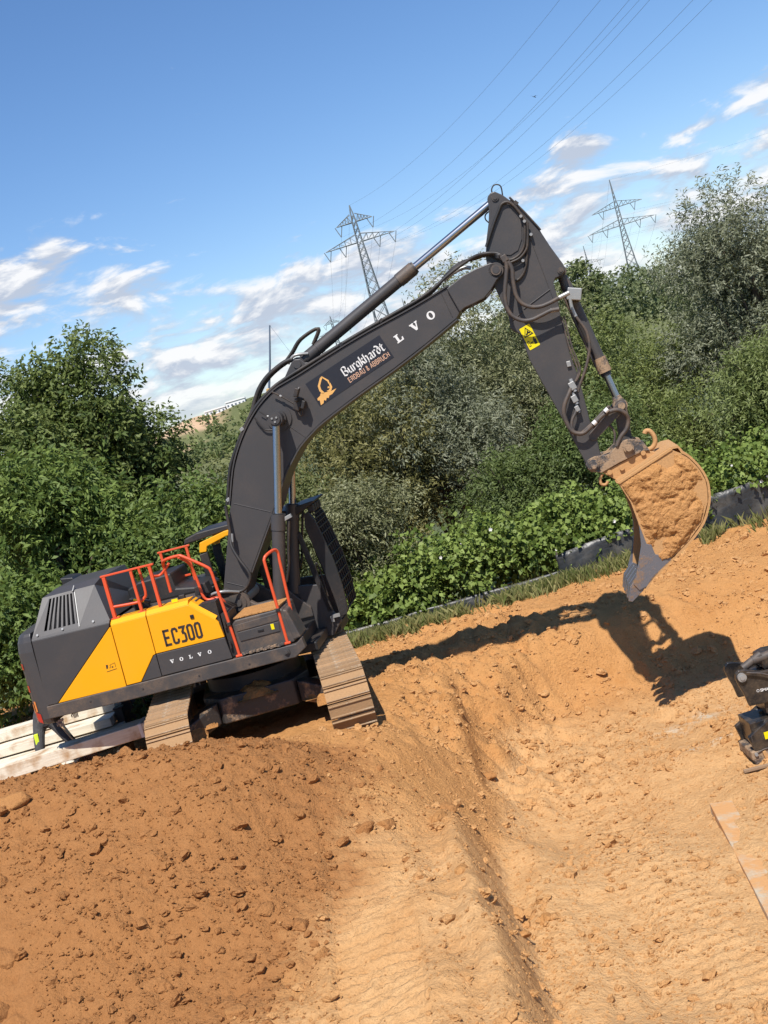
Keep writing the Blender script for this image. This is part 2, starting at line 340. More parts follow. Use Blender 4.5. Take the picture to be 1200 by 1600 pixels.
_A = np.zeros((_n + 3, _n + 3)); _A[:_n, :_n] = _K; _A[:_n, _n] = 1; _A[:_n, _n + 1:] = _P[:, :2]; _A[_n, :_n] = 1; _A[_n + 1:, :_n] = _P[:, :2].T
_w = np.linalg.solve(_A, np.concatenate([_P[:, 2], [0, 0, 0]]))
def base_h(x, y):
    z = _w[_n] + _w[_n + 1] * x + _w[_n + 2] * y
    for i in range(_n): z = z + _w[i] * _U((x - _P[i, 0]) ** 2 + (y - _P[i, 1]) ** 2)
    return z
LEDGE = ((3.05, 18.72), (4.75, 19.55))     # rim of a soil covered slab in the pit
def pile_mask(x, y):
    """1 on the freshly tipped darker spoil heap"""
    e = x - (-1.55 + (y - 12.0) * 0.12 - 0.9 * sstep(12.8, 10.2, y) + 0.35 * perlin(x * 1.1 + 3, y * 1.1) + .2 * perlin(x * 4, y * 4) + .12 * perlin(x * 11, y * 11))
    return sstep(0.85, -0.75, e) * sstep(16.3, 15.9, y)
def soil_z(x, y, fine=True):
    z = base_h(x, y)
    # slab step in the pit
    (ax, ay), (bx, by) = LEDGE; tx, ty = bx - ax, by - ay; ll = math.hypot(tx, ty); tx /= ll; ty /= ll
    s = (x - ax) * tx + (y - ay) * ty; d = -(x - ax) * ty + (y - ay) * tx
    d = d + 0.035 * perlin(s * 3, s * 0 + 2.2) + 0.012 * perlin(s * 11, s * 0 + 5)
    on = sstep(0.02, -0.03, d) * sstep(-1.1, -0.1, d) * sstep(-0.06, 0.0, s)
    z = z * (1 - on) + np.maximum(z, -1.27 - 0.04 * d * 0) * on
    z = z - 0.16 * sstep(-0.03, 0.05, d) * sstep(0.9, 0.2, d) * sstep(-0.3, 0.2, s)
    # the dig: flat floor, steeper walls
    tt = np.clip((-.42 - z) / 1.08, 0, 1); tn = sstep(.12, .88, tt); w_ = .75 * sstep(.3, 1.1, x) * sstep(15.8, 17.2, y) * (z < -.42)
    z = z * (1 - w_) + (-.42 - 1.08 * tn) * w_
    # steep sided ridge between the crawler print and the pit floor
    xc = np.interp(y, [8, 9.7, 11.6, 14.2, 15.5], [-.10, -.15, -.20, -.27, -.30]) + .10 * perlin(y * 1.3, y * 0 + 7.7) + .05 * perlin(y * 4, x * 2 + 1.7)
    tz = np.interp(y, [8, 10, 12, 14.5, 15.5], [-.62, -.56, -.48, -.60, -.75]); s_ = sstep(0, .42, x - xc)
    w_ = sstep(-.40, -.05, x - xc) * sstep(1.25, .5, x - xc) * sstep(15.3, 14.2, y) * sstep(8.0, 8.8, y)
    z = z * (1 - w_) + (tz * (1 - s_) - 1.36 * s_) * w_
    # crumbling scarp of the bank beside the right hand track
    sc = x - (.22 + .14 * perlin(y * 1.6 + 5, y * 0 + 3.1) + .06 * perlin(y * 5, y * 0)); w_ = sstep(16.2, 17.0, y) * sstep(20.4, 19.4, y) * sstep(1.5, .8, np.abs(sc))
    z = z + w_ * (.20 * sstep(-.45, -.02, sc) * sstep(.10, .0, sc) - .22 * sstep(.0, .14, sc) * sstep(.8, .25, sc))
    if not fine: return z
    pm = pile_mask(x, y)
    farb = sstep(16.5, 18.5, y) * sstep(-1.3, -.4, x)
    amp = 0.55 + 0.6 * pm + .3 * farb
    floor = sstep(-1.2, -1.38, z)
    n = 0.085 * fbm(x * 1.1, y * 1.1, 3) + 0.05 * fbm(x * 3.3 + 5, y * 3.3, 3)
    r = 1 - np.abs(perlin(x * 5 + 2, y * 5)); r2 = 1 - np.abs(perlin(x * 13, y * 13 + 4))
    crumb = 0.030 * (r ** 4 - .3) + 0.016 * (r2 ** 3 - .3)
    crumb2 = 0.022 * fbm(x * 17, y * 17, 3)
    z = z + n * (0.9 - 0.35 * floor) + (crumb + crumb2) * amp * (1 - 0.45 * floor)
    # crumbs and clods pressed into the surface, several sizes
    cl = 0.5 + 0.5 * sstep(-.25, .35, perlin(x * .7 + 31, y * .7)) ; cl = cl * (0.45 + .45 * pm + .35 * (1 - floor) + .35 * farb)
    wx = x + .03 * perlin(x * 9, y * 9); wy = y + .03 * perlin(x * 9 + 40, y * 9)
    z = z + cl * (0.075 * lumps(wx * 3.1, wy * 3.1, .22, .25, .6) + 0.055 * lumps(wx * 7 + 3, wy * 7, .45) + 0.040 * lumps(wx * 15, wy * 15 + 8, .6))
    # rough lumps on the bank right of the machine and at its rim
    bank = sstep(-1.0, -0.3, x) * sstep(15.5, 17, y) * sstep(2.6, 1.2, x)
    z = z + bank * (0.15 * (np.abs(perlin(x * 2.3 + 9, y * 2.3)) - 0.3) + 0.07 * perlin(x * 6, y * 6) + .10 * lumps(x * 2.2, y * 2.2 + 9, .5))
    # scrape marks left by the bucket on the pit wall
    wall = sstep(20.0, 20.6, y) * sstep(23.2, 22.2, y) * sstep(.6, 1.2, x) * sstep(5.8, 4.8, x)
    z = z + wall * 0.035 * np.sin((x * 0.93 + y * 0.36) * 19 + 3 * perlin(x, y)) * sstep(-.2, .3, perlin(x * .9 + 4, y * .9))
    # step like break where the bank caves in
    z = z - 0.10 * sstep(0.05, 0.2, perlin(x * 1.4 + 20, y * 1.4)) * sstep(16.5, 18, y) * sstep(-0.6, 0.2, x) * sstep(3.0, 1.5, x)
    # old wheel ruts and scrapes along the pit floor
    z = z + floor * (.05 * perlin(x * 2.6 + 60, y * .55) + .022 * perlin(x * 7 + 80, y * 1.2))
    # crawler print running down the bank towards the viewer
    u = x + 1.22 + 0.02 * (y - 11); pr = sstep(0.45, 0.40, np.abs(u)) * sstep(13.9, 13.2, y) * sstep(7.5, 8.5, y)
    rip = np.abs(((y + 0.10 * u + .015 * perlin(x * 5, y * 5)) / 0.17) % 1 - 0.5) * 2
    z = z * 1 - pr * 0.055 + pr * 0.040 * sstep(.35, .62, rip) - pr * (n * 0.55 + crumb * amp * .6 + crumb2 * amp * .5)
    u2 = x - 1.75 + 0.05 * (y - 12); pr2 = sstep(0.4, 0.3, np.abs(u2)) * sstep(16.8, 15.8, y) * 0.8
    z = z + pr2 * 0.035 * sstep(.3, .7, np.abs(((y - .08 * u2) / .17) % 1 - .5) * 2)
    return z
# sheet of soil: rows at growing distance, columns at equal angles about a point behind the camera
NR, NC = 720, 690
rad = 6.0 + 36.0 * ((np.exp(np.linspace(0, 1.75, NR)) - 1) / (math.exp(1.75) - 1))
ang = np.linspace(R(-36), R(36), NC)
RR, AA = np.meshgrid(rad, ang, indexing='ij')
GX = RR * np.sin(AA) + 0.0; GY = RR * np.cos(AA) - 7.0
GZ = soil_z(GX, GY)
# the ground falls away under the scrub behind
GZ = GZ - 1.6 * sstep(26.5, 33, GY)
idx = np.arange(NR * NC).reshape(NR, NC)
Q = np.stack([idx[:-1, :-1], idx[:-1, 1:], idx[1:, 1:], idx[1:, :-1]], -1).reshape(-1, 4)[:, ::-1]
wet = np.zeros((NR * NC, 3)); wet[:, 0] = pile_mask(GX, GY).ravel()
# pale lime streaks in the pit
def blob(x0, y0, rx, ry): return np.exp(-(((GX - x0) / rx) ** 2 + ((GY - y0) / ry) ** 2)).ravel()
wet[:, 1] = np.clip(1.2 * blob(2.95, 16.5, .16, .14) + 1.3 * blob(3.35, 16.4, .3, .06) + blob(3.1, 17.6, .2, .14) + 1.2 * blob(3.6, 17.7, .12, .1) + .5 * blob(3.5, 17.9, .6, .2), 0, 1)
wet[:, 2] = np.clip((sstep(15.2, 13.0, GY) * sstep(-2.9, -1.6, GX + .5 * perlin(GX * .8, GY * .8)) * (.45 + .55 * sstep(1.2, -.1, GX)) * (.75 + .5 * perlin(GX * 1.3 + 50, GY * 1.3)) + .8 * sstep(-1.15, -1.38, GZ) * sstep(20.5, 18.8, GY)).ravel(), 0, 1)
soil = np_mesh('soil', np.stack([GX, GY, GZ], -1).reshape(-1, 3), Q, MT['soil'], {'wet': wet}, smooth=True)
tag(soil, kind='structure')
def ground_at(x, y): return float(soil_z(np.array([float(x)]), np.array([float(y)]))[0])

# wide land sheet to the horizon
m, t, bs = new_mat('far meadow'); ob = t.node('ShaderNodeTexCoord').outputs['Object']
t.l.new(t.mix(t.noise(ob, 0.02, 6, 0.6), (0.05, 0.075, 0.02, 1), (0.10, 0.11, 0.045, 1)), bs.inputs['Base Color']); bs.inputs['Roughness'].default_value = 1
MT['meadow'] = m
o = MB().add([(-6000, -3000, -2.6), (6000, -3000, -2.6), (6000, 7000, -2.6), (-6000, 7000, -2.6)], [(0, 1, 2, 3)]).build('ground', MT['meadow']); tag(o, kind='structure')

# loose clods: real lumps strewn over the soil, far too many to count
def crumb_tree(mat):
    g = bpy.data.node_groups.new('crumbs', 'GeometryNodeTree'); g.interface.new_socket('Geometry', in_out='INPUT', socket_type='NodeSocketGeometry'); g.interface.new_socket('Geometry', in_out='OUTPUT', socket_type='NodeSocketGeometry')
    n, l = g.nodes, g.links; gi = n.new('NodeGroupInput'); go = n.new('NodeGroupOutput'); io = n.new('GeometryNodeInstanceOnPoints'); jn = n.new('GeometryNodeJoinGeometry')
    for k in range(9):
        ic = n.new('GeometryNodeMeshIcoSphere'); ic.inputs['Subdivisions'].default_value = 2; ic.inputs['Radius'].default_value = 1.0
        ps = n.new('GeometryNodeInputPosition'); nz = n.new('ShaderNodeTexNoise'); nz.noise_dimensions = '4D'; nz.inputs['W'].default_value = k * 7.3; nz.inputs['Scale'].default_value = 0.85; nz.inputs['Detail'].default_value = 3; nz.inputs['Roughness'].default_value = .65
        l.new(ps.outputs[0], nz.inputs['Vector']); sb = n.new('ShaderNodeVectorMath'); sb.operation = 'SUBTRACT'; l.new(nz.outputs['Color'], sb.inputs[0]); sb.inputs[1].default_value = (.5, .5, .5)
        sc = n.new('ShaderNodeVectorMath'); sc.operation = 'MULTIPLY'; l.new(sb.outputs[0], sc.inputs[0]); sc.inputs[1].default_value = (3.4, 3.4, 2.4)
        sp = n.new('GeometryNodeSetPosition'); l.new(ic.outputs[0], sp.inputs[0]); l.new(sc.outputs[0], sp.inputs['Offset'])
        sm = n.new('GeometryNodeSetMaterial'); sm.inputs['Material'].default_value = mat; l.new(sp.outputs[0], sm.inputs[0])
        tf = n.new('GeometryNodeTransform'); tf.inputs['Scale'].default_value = (1.0 + .25 * math.sin(k * 2.1), .8 + .2 * math.cos(k * 1.7), .62); l.new(sm.outputs[0], tf.inputs[0])
        gt = n.new('GeometryNodeGeometryToInstance'); l.new(tf.outputs[0], gt.inputs[0]); l.new(gt.outputs[0], jn.inputs[0])
    na = n.new('GeometryNodeInputNamedAttribute'); na.data_type = 'FLOAT'; na.inputs[0].default_value = 'size'
    rv = n.new('FunctionNodeRandomValue'); rv.data_type = 'FLOAT_VECTOR'; rv.inputs[0].default_value = (-.6, -.6, 0); rv.inputs[1].default_value = (.6, .6, 6.28)
    l.new(gi.outputs[0], io.inputs['Points']); l.new(jn.outputs[0], io.inputs['Instance']); io.inputs['Pick Instance'].default_value = True
    l.new(na.outputs[0], io.inputs['Scale']); l.new(rv.outputs[0], io.inputs['Rotation']); l.new(io.outputs[0], go.inputs[0]); return g
def crumbs(label, x, y, size, wet):
    me = bpy.data.meshes.new('soil_clods'); z = soil_z(x, y) + size * .12; me.vertices.add(len(x)); me.vertices.foreach_set('co', np.stack([x, y, z], -1).astype(np.float32).ravel())
    at = me.attributes.new('size', 'FLOAT', 'POINT'); at.data.foreach_set('value', size.astype(np.float32)); mat = MT['soil_wet' if wet else 'soil_dry']
    o = link('soil_clods', me, mat); md = o.modifiers.new('crumbs', 'NODES'); md.node_group = crumb_tree(mat); tag(o, label, 'clods', kind='stuff')
def spread(seed, n, wet):
    rs = np.random.RandomState(seed); u = rs.rand(n); d = 8.3 * (25.0 / 8.3) ** (u ** .8); x = (rs.rand(n) * 2 - 1) * d * .37 - .2
    pm = pile_mask(x, d); k = (pm > rs.rand(n)) == wet
    k &= ~((np.abs(x + 2.35) < 2.0) & (np.abs(d - 18.9) < 2.0)); k &= ~((np.abs(x + 1.22) < .36) & (d < 13.6) & (rs.rand(n) < .93))
    dn = .35 + .9 * sstep(-.3, .35, perlin(x * .9 + 7, d * .9)) + (.5 * sstep(-1.2, -.4, x) * sstep(1.0, 0, x) * sstep(13.5, 14.5, d) if not wet else .4)
    k &= rs.rand(n) < dn * (.75 if not wet else .9); x, d = x[k], d[k]; q = rs.rand(len(x))
    size = .0055 + .010 * rs.rand(len(x)) + (.026 if wet else .022) * q ** 8 + .05 * q ** 60
    return x, d, size * .95
crumbs('small dry crumbs of sandy earth strewn over the pit and banks', *spread(5, 52000, False), False)
def spread_far(seed, n):
    rs = np.random.RandomState(seed); y = 16.2 + 8.6 * rs.rand(n); x = -1.2 + 9.2 * rs.rand(n)
    k = (perlin(x * 1.1 + 3, y * 1.1) + .5 * perlin(x * 3, y * 3 + 9) + .55 * (rs.rand(n) - .35)) > 0; x, y = x[k], y[k]; q = rs.rand(len(x))
    return x, y, .007 + .009 * rs.rand(len(x)) + .035 * q ** 8 + .05 * q ** 50
crumbs('lumpy clods on the far bank and the pit wall below the bucket', *spread_far(9, 15000), False)
crumbs('loose brown clods lying on the tipped spoil heap', *spread(6, 60000, True), True)

# the big single lumps that stand out
def boulder(name, label, x, y, r, seed, flatz=.7, wetv=1.0, sink=.55, rot=0.0, sx=1.0):
    bm = bmesh.new(); bmesh.ops.create_icosphere(bm, subdivisions=3, radius=1); rs = np.random.RandomState(seed)
    off = rs.rand(3) * 50; v = np.array([p.co[:] for p in bm.verts]); f = np.array([[q.index for q in a.verts] for a in bm.faces]); bm.free()
    # cut a few planes for broken faces, then roughen
    for k in range(13):
        nn = rs.normal(0, 1, 3); nn /= np.linalg.norm(nn); d = v @ nn; lim = rs.uniform(.42, .75); v = v - np.outer(np.maximum(d - lim, 0), nn) * .95
    v = v * (1 + 0.28 * fbm(v[:, 0] * 2 + v[:, 2] * 1.3 + off[0], v[:, 1] * 2 + v[:, 2] + off[1], 4)[:, None] + .12 * (np.abs(fbm(v[:, 0] * 5 + off[2], v[:, 1] * 5 + v[:, 2] * 4, 3)) - .2)[:, None]) * (sx, 1, flatz)
    c, s_ = math.cos(rot), math.sin(rot); v = np.stack([v[:, 0] * c - v[:, 1] * s_, v[:, 0] * s_ + v[:, 1] * c, v[:, 2]], -1)
    o = np_mesh(name, v * r, f, MT['soil'], {'wet': np.tile((wetv, 0, 0), (len(v), 1))}, smooth=False)
    o.location = (x, y, ground_at(x, y) + r * flatz * (.5 - sink)); tag(o, label, 'clod', 'big single clods'); return o
for a in ((-5.12,14.5,.26,'big rounded clod half buried near the left end of the spoil heap',.5,.55),(-2.3,12.5,.17,'long lump of earth in the middle of the spoil heap',.6,.9),(-1.98,12.2,.13,'dark edged clod low on the spoil heap, above the crawler print',.7,1),
          (-2.5,11.9,.10,'clod below the long lump on the spoil heap',.7,1),(-1.75,11.7,.11,'round clod beside the foot of the heap next to the crawler print',.8,.6),(-2.6,11.05,.12,'clod at the bottom edge of the heap near the crawler print',.8,.7),
          (.43,12.6,.13,'split clod at the foot of the ridge beside the pit floor',.6,.1),(.12,12.1,.09,'smaller clod just in front of the split clod by the ridge',.8,.1),(-.29,12.5,.10,'clod on top of the ridge beside the pit',.7,.1),
          (-.33,14.8,.17,'upper lump at the head of the ridge near the pit',.7,.55),(-.42,14.35,.14,'lower lump at the head of the ridge near the pit',.8,.3),(-.98,14.1,.14,'right hand dark lump where heap and bank meet',.8,.7),
          (-1.25,13.95,.12,'left hand dark lump where heap and bank meet',.7,.8),(-4.9,12.3,.20,'dark clod at the left edge of the picture on the heap',.8,1),(-4.95,11.75,.22,'large dark clod in the bottom left corner of the picture',.8,1),
          (-1.0,16.3,.16,'lump of earth lying in front of the right hand track',.6,.35),(0.35,17.4,.14,'clod on the slope down into the pit left of the bucket shadow',.7,.5)):
    boulder('earth_clod', a[3], a[0], a[1], a[2], int(abs(a[0] * 991 + a[1] * 77)), a[4], a[5], rot=a[0] * 5, sx=1.25)
# ------------------------------------------------------------------ foliage
def leaf_mat(name, rough=0.55, trans=0.32, spec=0.25):
    m, t, bs = new_mat(name); c = t.node('ShaderNodeAttribute', attribute_name='leaf').outputs['Color']
    t.l.new(c, bs.inputs['Base Color']); bs.inputs['Roughness'].default_value = rough; bs.inputs['Specular IOR Level'].default_value = spec
    tr = t.node('ShaderNodeBsdfTranslucent', {'Color': t.mix(0.5, c, (0.16, 0.20, 0.03, 1))}); mx = t.node('ShaderNodeMixShader', {0: trans, 1: bs.outputs[0], 2: tr.outputs[0]})
    t.l.new(mx.outputs[0], t.n['Material Output'].inputs[0]); return m
MT['leaf'] = leaf_mat('leaves'); MT['willow'] = leaf_mat('willow leaves', 0.5, 0.28)
m, t, bs = new_mat('bark'); ob = t.node('ShaderNodeTexCoord').outputs['Object']
t.l.new(t.mix(t.noise(ob, 9, 5, 0.65), (0.035, 0.026, 0.018, 1), (0.13, 0.10, 0.07, 1)), bs.inputs['Base Color']); bs.inputs['Roughness'].default_value = 0.95; MT['bark'] = m

def unit(v): return v / np.maximum(np.linalg.norm(v, axis=-1, keepdims=True), 1e-9)
def leaves(rs, pos, sdir, k, slen, LL, LW, colA, colB, up=0.35, flip=0.8):
    """leafy sprigs: k leaves along each sprig at pos pointing along sdir"""
    n = len(pos); sv = np.repeat(np.arange(n), k); tt = np.tile((np.arange(k) + 0.5) / k, n)[:, None]
    sl = (slen * (0.6 + 0.8 * rs.rand(n)))[sv][:, None]
    p = pos[sv] + sdir[sv] * tt * sl + rs.normal(0, 0.16, (n * k, 3)) * sl * 0.5
    side = unit(np.cross(sdir[sv], rs.normal(0, 1, (n * k, 3))))
    ld = unit(sdir[sv] * 0.55 + side * flip + np.array((0, 0, -0.12)) + rs.normal(0, .25, (n * k, 3)))
    nrm = unit(np.array((0, -0.42, up)) + rs.normal(0, 0.55, (n * k, 3)) + sdir[sv] * .3)
    wd = unit(np.cross(ld, nrm)); sc = (0.65 + 0.7 * rs.rand(n * k))[:, None]
    L_ = LL * .86 * sc; w = LW * .86 * sc * 0.5; nn = np.cross(wd, ld)
    a = p; b = p + ld * L_ * 0.45 + wd * w + nn * w * .35; c = p + ld * L_ - np.array((0, 0, .12)) * L_; d = p + ld * L_ * 0.45 - wd * w + nn * w * .35
    V = np.stack([a, b, c, d], 1).reshape(-1, 3); F = np.arange(len(V)).reshape(-1, 4)
    mixf = np.clip(0.5 + 0.28 * rs.normal(0, 1, n)[sv] + 0.2 * rs.normal(0, 1, n * k), 0, 1)[:, None]
    col = (np.array(colA) * (1 - mixf) + np.array(colB) * mixf) * 1.3
    return V, F, np.repeat(col, 4, 0)
def sprigs_in_blobs(rs, B, n, inner=0.25):
    B = np.asarray(B, float); wgt = B[:, 3] * B[:, 4] + B[:, 4] * B[:, 5]; i = rs.choice(len(B), n, p=wgt / wgt.sum())
    d = unit(rs.normal(0, 1, (n, 3))); u = np.where(rs.rand(n) < inner, 0.3 + 0.5 * rs.rand(n), 0.78 + 0.3 * rs.rand(n) ** 1.5)
    # ragged surface
    u = u * (1 + 0.22 * fbm(d[:, 0] * 2.2 + i * 7.1, d[:, 1] * 2.2 + d[:, 2] * 1.7, 3))
    return B[i, :3] + d * B[i, 3:6] * u[:, None], d
def crown_blobs(rs, c, r, n, rb=(.24, .42)):
    d = unit(rs.normal(0, 1, (n, 3))); u = (0.25 + 0.6 * rs.rand(n) ** .6)[:, None]
    s_ = rs.uniform(rb[0], rb[1], n)[:, None]; c = np.array(c, float); r = np.array(r, float)
    ctr = c + d * u * r; rad_ = np.ones((n, 1)) * s_ * (r.mean() * .6 + r * .4)
    return np.concatenate([ctr, rad_ * (1, 1, .85)], 1)
def tree(name, label, base, top, rxy, seed, nleaf, LL, LW, colA, colB, mat='leaf', cat='tree', group=None, low=0.12, nb=26, k=12, slen=.42, up_s=.45, droop=0.0, twigs=0, rb=(.24, .42), inner=.22):
    """crown of leafy sprigs on a tapered trunk whose limbs reach into the clumps"""
    rs = np.random.RandomState(seed); bx, by, bz = base; h = top - bz
    root = empty(name, base); tag(root, label, cat, group)
    zc = h * (low + (1 - low) / 2); B = crown_blobs(rs, (0, 0, zc), (rxy, rxy * .9, h * (1 - low) / 2 * .95), nb, rb)
    B[:, 2] = np.maximum(B[:, 2], B[:, 5] * .6)
    p, d = sprigs_in_blobs(rs, B, int(nleaf * 1.15) // k, inner)
    sdir = unit(d * .8 + np.array((0, 0, up_s - droop)) + rs.normal(0, .35, p.shape))
    V, F, C = leaves(rs, p, sdir, k, slen, LL, LW, colA, colB)
    np_mesh('crown', V, F, MT[mat], {'leaf': C}, parent=root)
    mb = MB(); tr = 0.05 + 0.018 * h; topz = h * .6
    tp = [(0, 0, -.4), (rs.normal(0, .08), rs.normal(0, .08), topz * .35), (rs.normal(0, .25), rs.normal(0, .2), topz * .7), (rs.normal(0, .35), rs.normal(0, .3), topz)]
    mb.tube(tp, (tr, tr * .35), 8, 4); mb.build('trunk', MT['bark'], root)
    lb = MB()
    for j in range(min(nb, 14)):
        q = B[j]; t0 = rs.uniform(.15, .9); a = Vector(spline([Vector(v) for v in tp], 4)[int(t0 * 11)])
        e = Vector(q[:3]) + Vector(rs.normal(0, .2, 3)); mid = (a + e) / 2 + Vector((rs.normal(0, .15), rs.normal(0, .15), rs.uniform(-.05, .3)))
        lb.tube([a, mid, e], (tr * .42, .008), 5, 4)
    for j in range(twigs):
        q = B[rs.randint(nb)]; dd = Vector(unit(rs.normal(0, 1, 3) + (0, -.3, .5))); a = Vector(q[:3]) + Vector(dd) * q[3] * .5
        e = a + Vector(dd) * (q[3] * rs.uniform(.6, 1.15)); lb.tube([a, (a + e) / 2 + Vector(rs.normal(0, .08, 3)), e], (.014, .004), 4, 3)
    lb.build('limb', MT['bark'], root)
    return root
G1a, G1b = (0.045, 0.078, 0.016), (0.135, 0.185, 0.045)      # fresh broad leaves
G2a, G2b = (0.090, 0.098, 0.042), (0.225, 0.228, 0.125)      # grey willow
G3a, G3b = (0.072, 0.096, 0.024), (0.18, 0.205, 0.068)      # greener willow
G4a, G4b = (0.098, 0.095, 0.032), (0.20, 0.185, 0.072)      # yellowish brown olive
BG = 'trees along the edge of the site'
tree('broadleaf_tree', 'tallest dark green broadleaf tree at the left, its ragged top against the sky', (-6.25, 29.5, -.3), 8.3, 2.0, 21, 38000, .15, .062, (0.05, 0.078, 0.018), (0.15, 0.18, 0.055), low=.08, nb=58, rb=(.13, .27), group=BG)
tree('broadleaf_tree', 'dark green broadleaf tree cut by the left edge of the picture', (-7.9, 28.5, -.3), 7.9, 2.4, 22, 34000, .15, .062, (0.05, 0.078, 0.018), (0.15, 0.18, 0.055), low=.1, nb=46, rb=(.15, .3), group=BG)
tree('broadleaf_tree', 'thin topped broadleaf tree with bare twigs, right of the tall left tree', (-5.35, 30.5, -.3), 5.9, 1.15, 23, 12000, .14, .06, (0.045, 0.065, 0.02), (0.12, 0.14, 0.05), low=.25, nb=24, rb=(.16, .3), twigs=40, group=BG)
tree('leafy_shrub', 'light green long leaved shrub at the left, rising above the engine hood', (-6.2, 25.6, -.1), 5.3, 1.9, 24, 30000, .18, .062, G1a, (0.155, 0.205, 0.05), cat='shrub', low=.0, nb=28, slen=.5, group='shrubs behind the digger')
tree('leafy_shrub', 'green long leaved shrub directly behind the red handrails', (-4.2, 25.4, -.1), 3.7, 1.6, 25, 24000, .165, .06, G1a, (0.145, 0.19, 0.05), cat='shrub', low=.0, nb=26, slen=.5, group='shrubs behind the digger')
tree('leafy_shrub', 'long leaved shrub low at the left edge behind the timber stack', (-7.6, 24.2, .1), 3.3, 1.5, 26, 18000, .17, .07, G1a, G1b, cat='shrub', low=.0, nb=22, group='shrubs behind the digger')
tree('leafy_shrub', 'low green shrub behind the tail of the digger', (-5.4, 23.7, .0), 2.1, 1.3, 36, 14000, .15, .07, G1a, G1b, cat='shrub', low=.0, nb=20, group='shrubs behind the digger')
tree('bare_twigged_tree', 'olive green tree full of bare twigs left of the boom', (-2.9, 28.0, -.3), 3.75, 1.5, 27, 22000, .12, .045, (0.055, 0.07, 0.02), (0.14, 0.15, 0.055), low=.05, nb=26, twigs=120, group=BG)
tree('willow_tree', 'olive brown willow right of the boom foot', (-.1, 31.0, -.4), 5.3, 1.9, 28, 36000, .13, .036, G4a, G4b, 'willow', nb=30, low=.05, droop=.1, twigs=25, group=BG)
tree('willow_tree', 'silver grey willow under the arch of the boom', (1.6, 31.5, -.4), 5.7, 1.9, 29, 40000, .13, .034, (0.085, 0.095, 0.055), (0.21, 0.22, 0.145), 'willow', nb=32, low=.05, group=BG)
tree('willow_tree', 'large grey green willow behind the boom lettering', (3.8, 34.5, -.6), 7.0, 2.7, 30, 52000, .14, .038, G2a, G2b, 'willow', nb=40, low=.05, group=BG)
tree('willow_tree', 'green willow between the arm and the big right hand willow', (7.2, 34.0, -.6), 5.2, 1.9, 31, 34000, .13, .036, G3a, G3b, 'willow', nb=28, low=.05, group=BG)
tree('willow_tree', 'tall silvery willow at the right, its crown high against the clouds', (10.6, 32.5, -.5), 7.7, 2.5, 32, 52000, .14, .036, (0.08, 0.09, 0.05), (0.215, 0.225, 0.15), 'willow', nb=42, low=.05, rb=(.2, .36), group=BG)
tree('willow_tree', 'silvery willow beyond the right edge next to the tall one', (13.6, 33.5, -.5), 7.4, 2.5, 33, 30000, .15, .04, G2a, G2b, 'willow', nb=30, low=.05, group=BG)
tree('willow_shrub', 'fresh green willow shrub at the right, below the tall silvery willow', (9.3, 28.6, -.4), 3.55, 1.6, 34, 26000, .14, .034, G3a, (0.175, 0.205, 0.075), 'willow', cat='shrub', low=.0, nb=24, group='willow shrubs')
tree('willow_shrub', 'dark green shrub behind the lower end of the arm', (5.3, 29.0, -.4), 2.9, 1.7, 35, 26000, .12, .04, (0.05, 0.075, 0.02), (0.12, 0.155, 0.05), 'willow', cat='shrub', low=.0, nb=24, group='willow shrubs')
tree('willow_shrub', 'grey willow shrub behind the cab guard', (-.7, 27.2, -.4), 2.7, 1.4, 37, 20000, .12, .034, G2a, G2b, 'willow', cat='shrub', low=.0, nb=22, group='willow shrubs')
tree('willow_shrub', 'dark olive shrub in the shade below the big grey willow', (2.9, 28.8, -.4), 2.2, 1.4, 38, 18000, .12, .04, (0.045, 0.065, 0.018), (0.11, 0.14, 0.045), 'willow', cat='shrub', low=.0, nb=20, group='willow shrubs')
tree('willow_shrub', 'olive willow shrub left of the fresh green one at the right', (7.5, 30.6, -.5), 3.1, 1.4, 41, 18000, .13, .036, G3a, G3b, 'willow', cat='shrub', low=.0, nb=20, group='willow shrubs')
far1 = tree('broadleaf_tree', 'dark green tree showing between arm and pylons', (12.9, 66, -1.5), 7.9, 1.9, 39, 20000, .26, .12, (0.075, 0.10, 0.04), (0.16, 0.18, 0.075), low=.1, nb=30, group=BG)
# a second row behind closes the view between the near trees
for i, (x, y, s_, lab) in enumerate(((-13, 42, .95, 'left hand tree of the back row, beyond the left edge'), (-3, 43, .78, 'back row tree behind the foot of the boom'), (6.2, 44, .80, 'back row tree behind the arm'), (17, 45, 1.1, 'right hand tree of the back row, beyond the right edge'))):
    c = copy_tree(far1); c.location = (x, y, -1.8); c.scale = (s_ * .9, s_ * .9, s_ * .62); c.rotation_euler = (0, 0, i * 1.7); tag(c, lab, 'tree', BG)

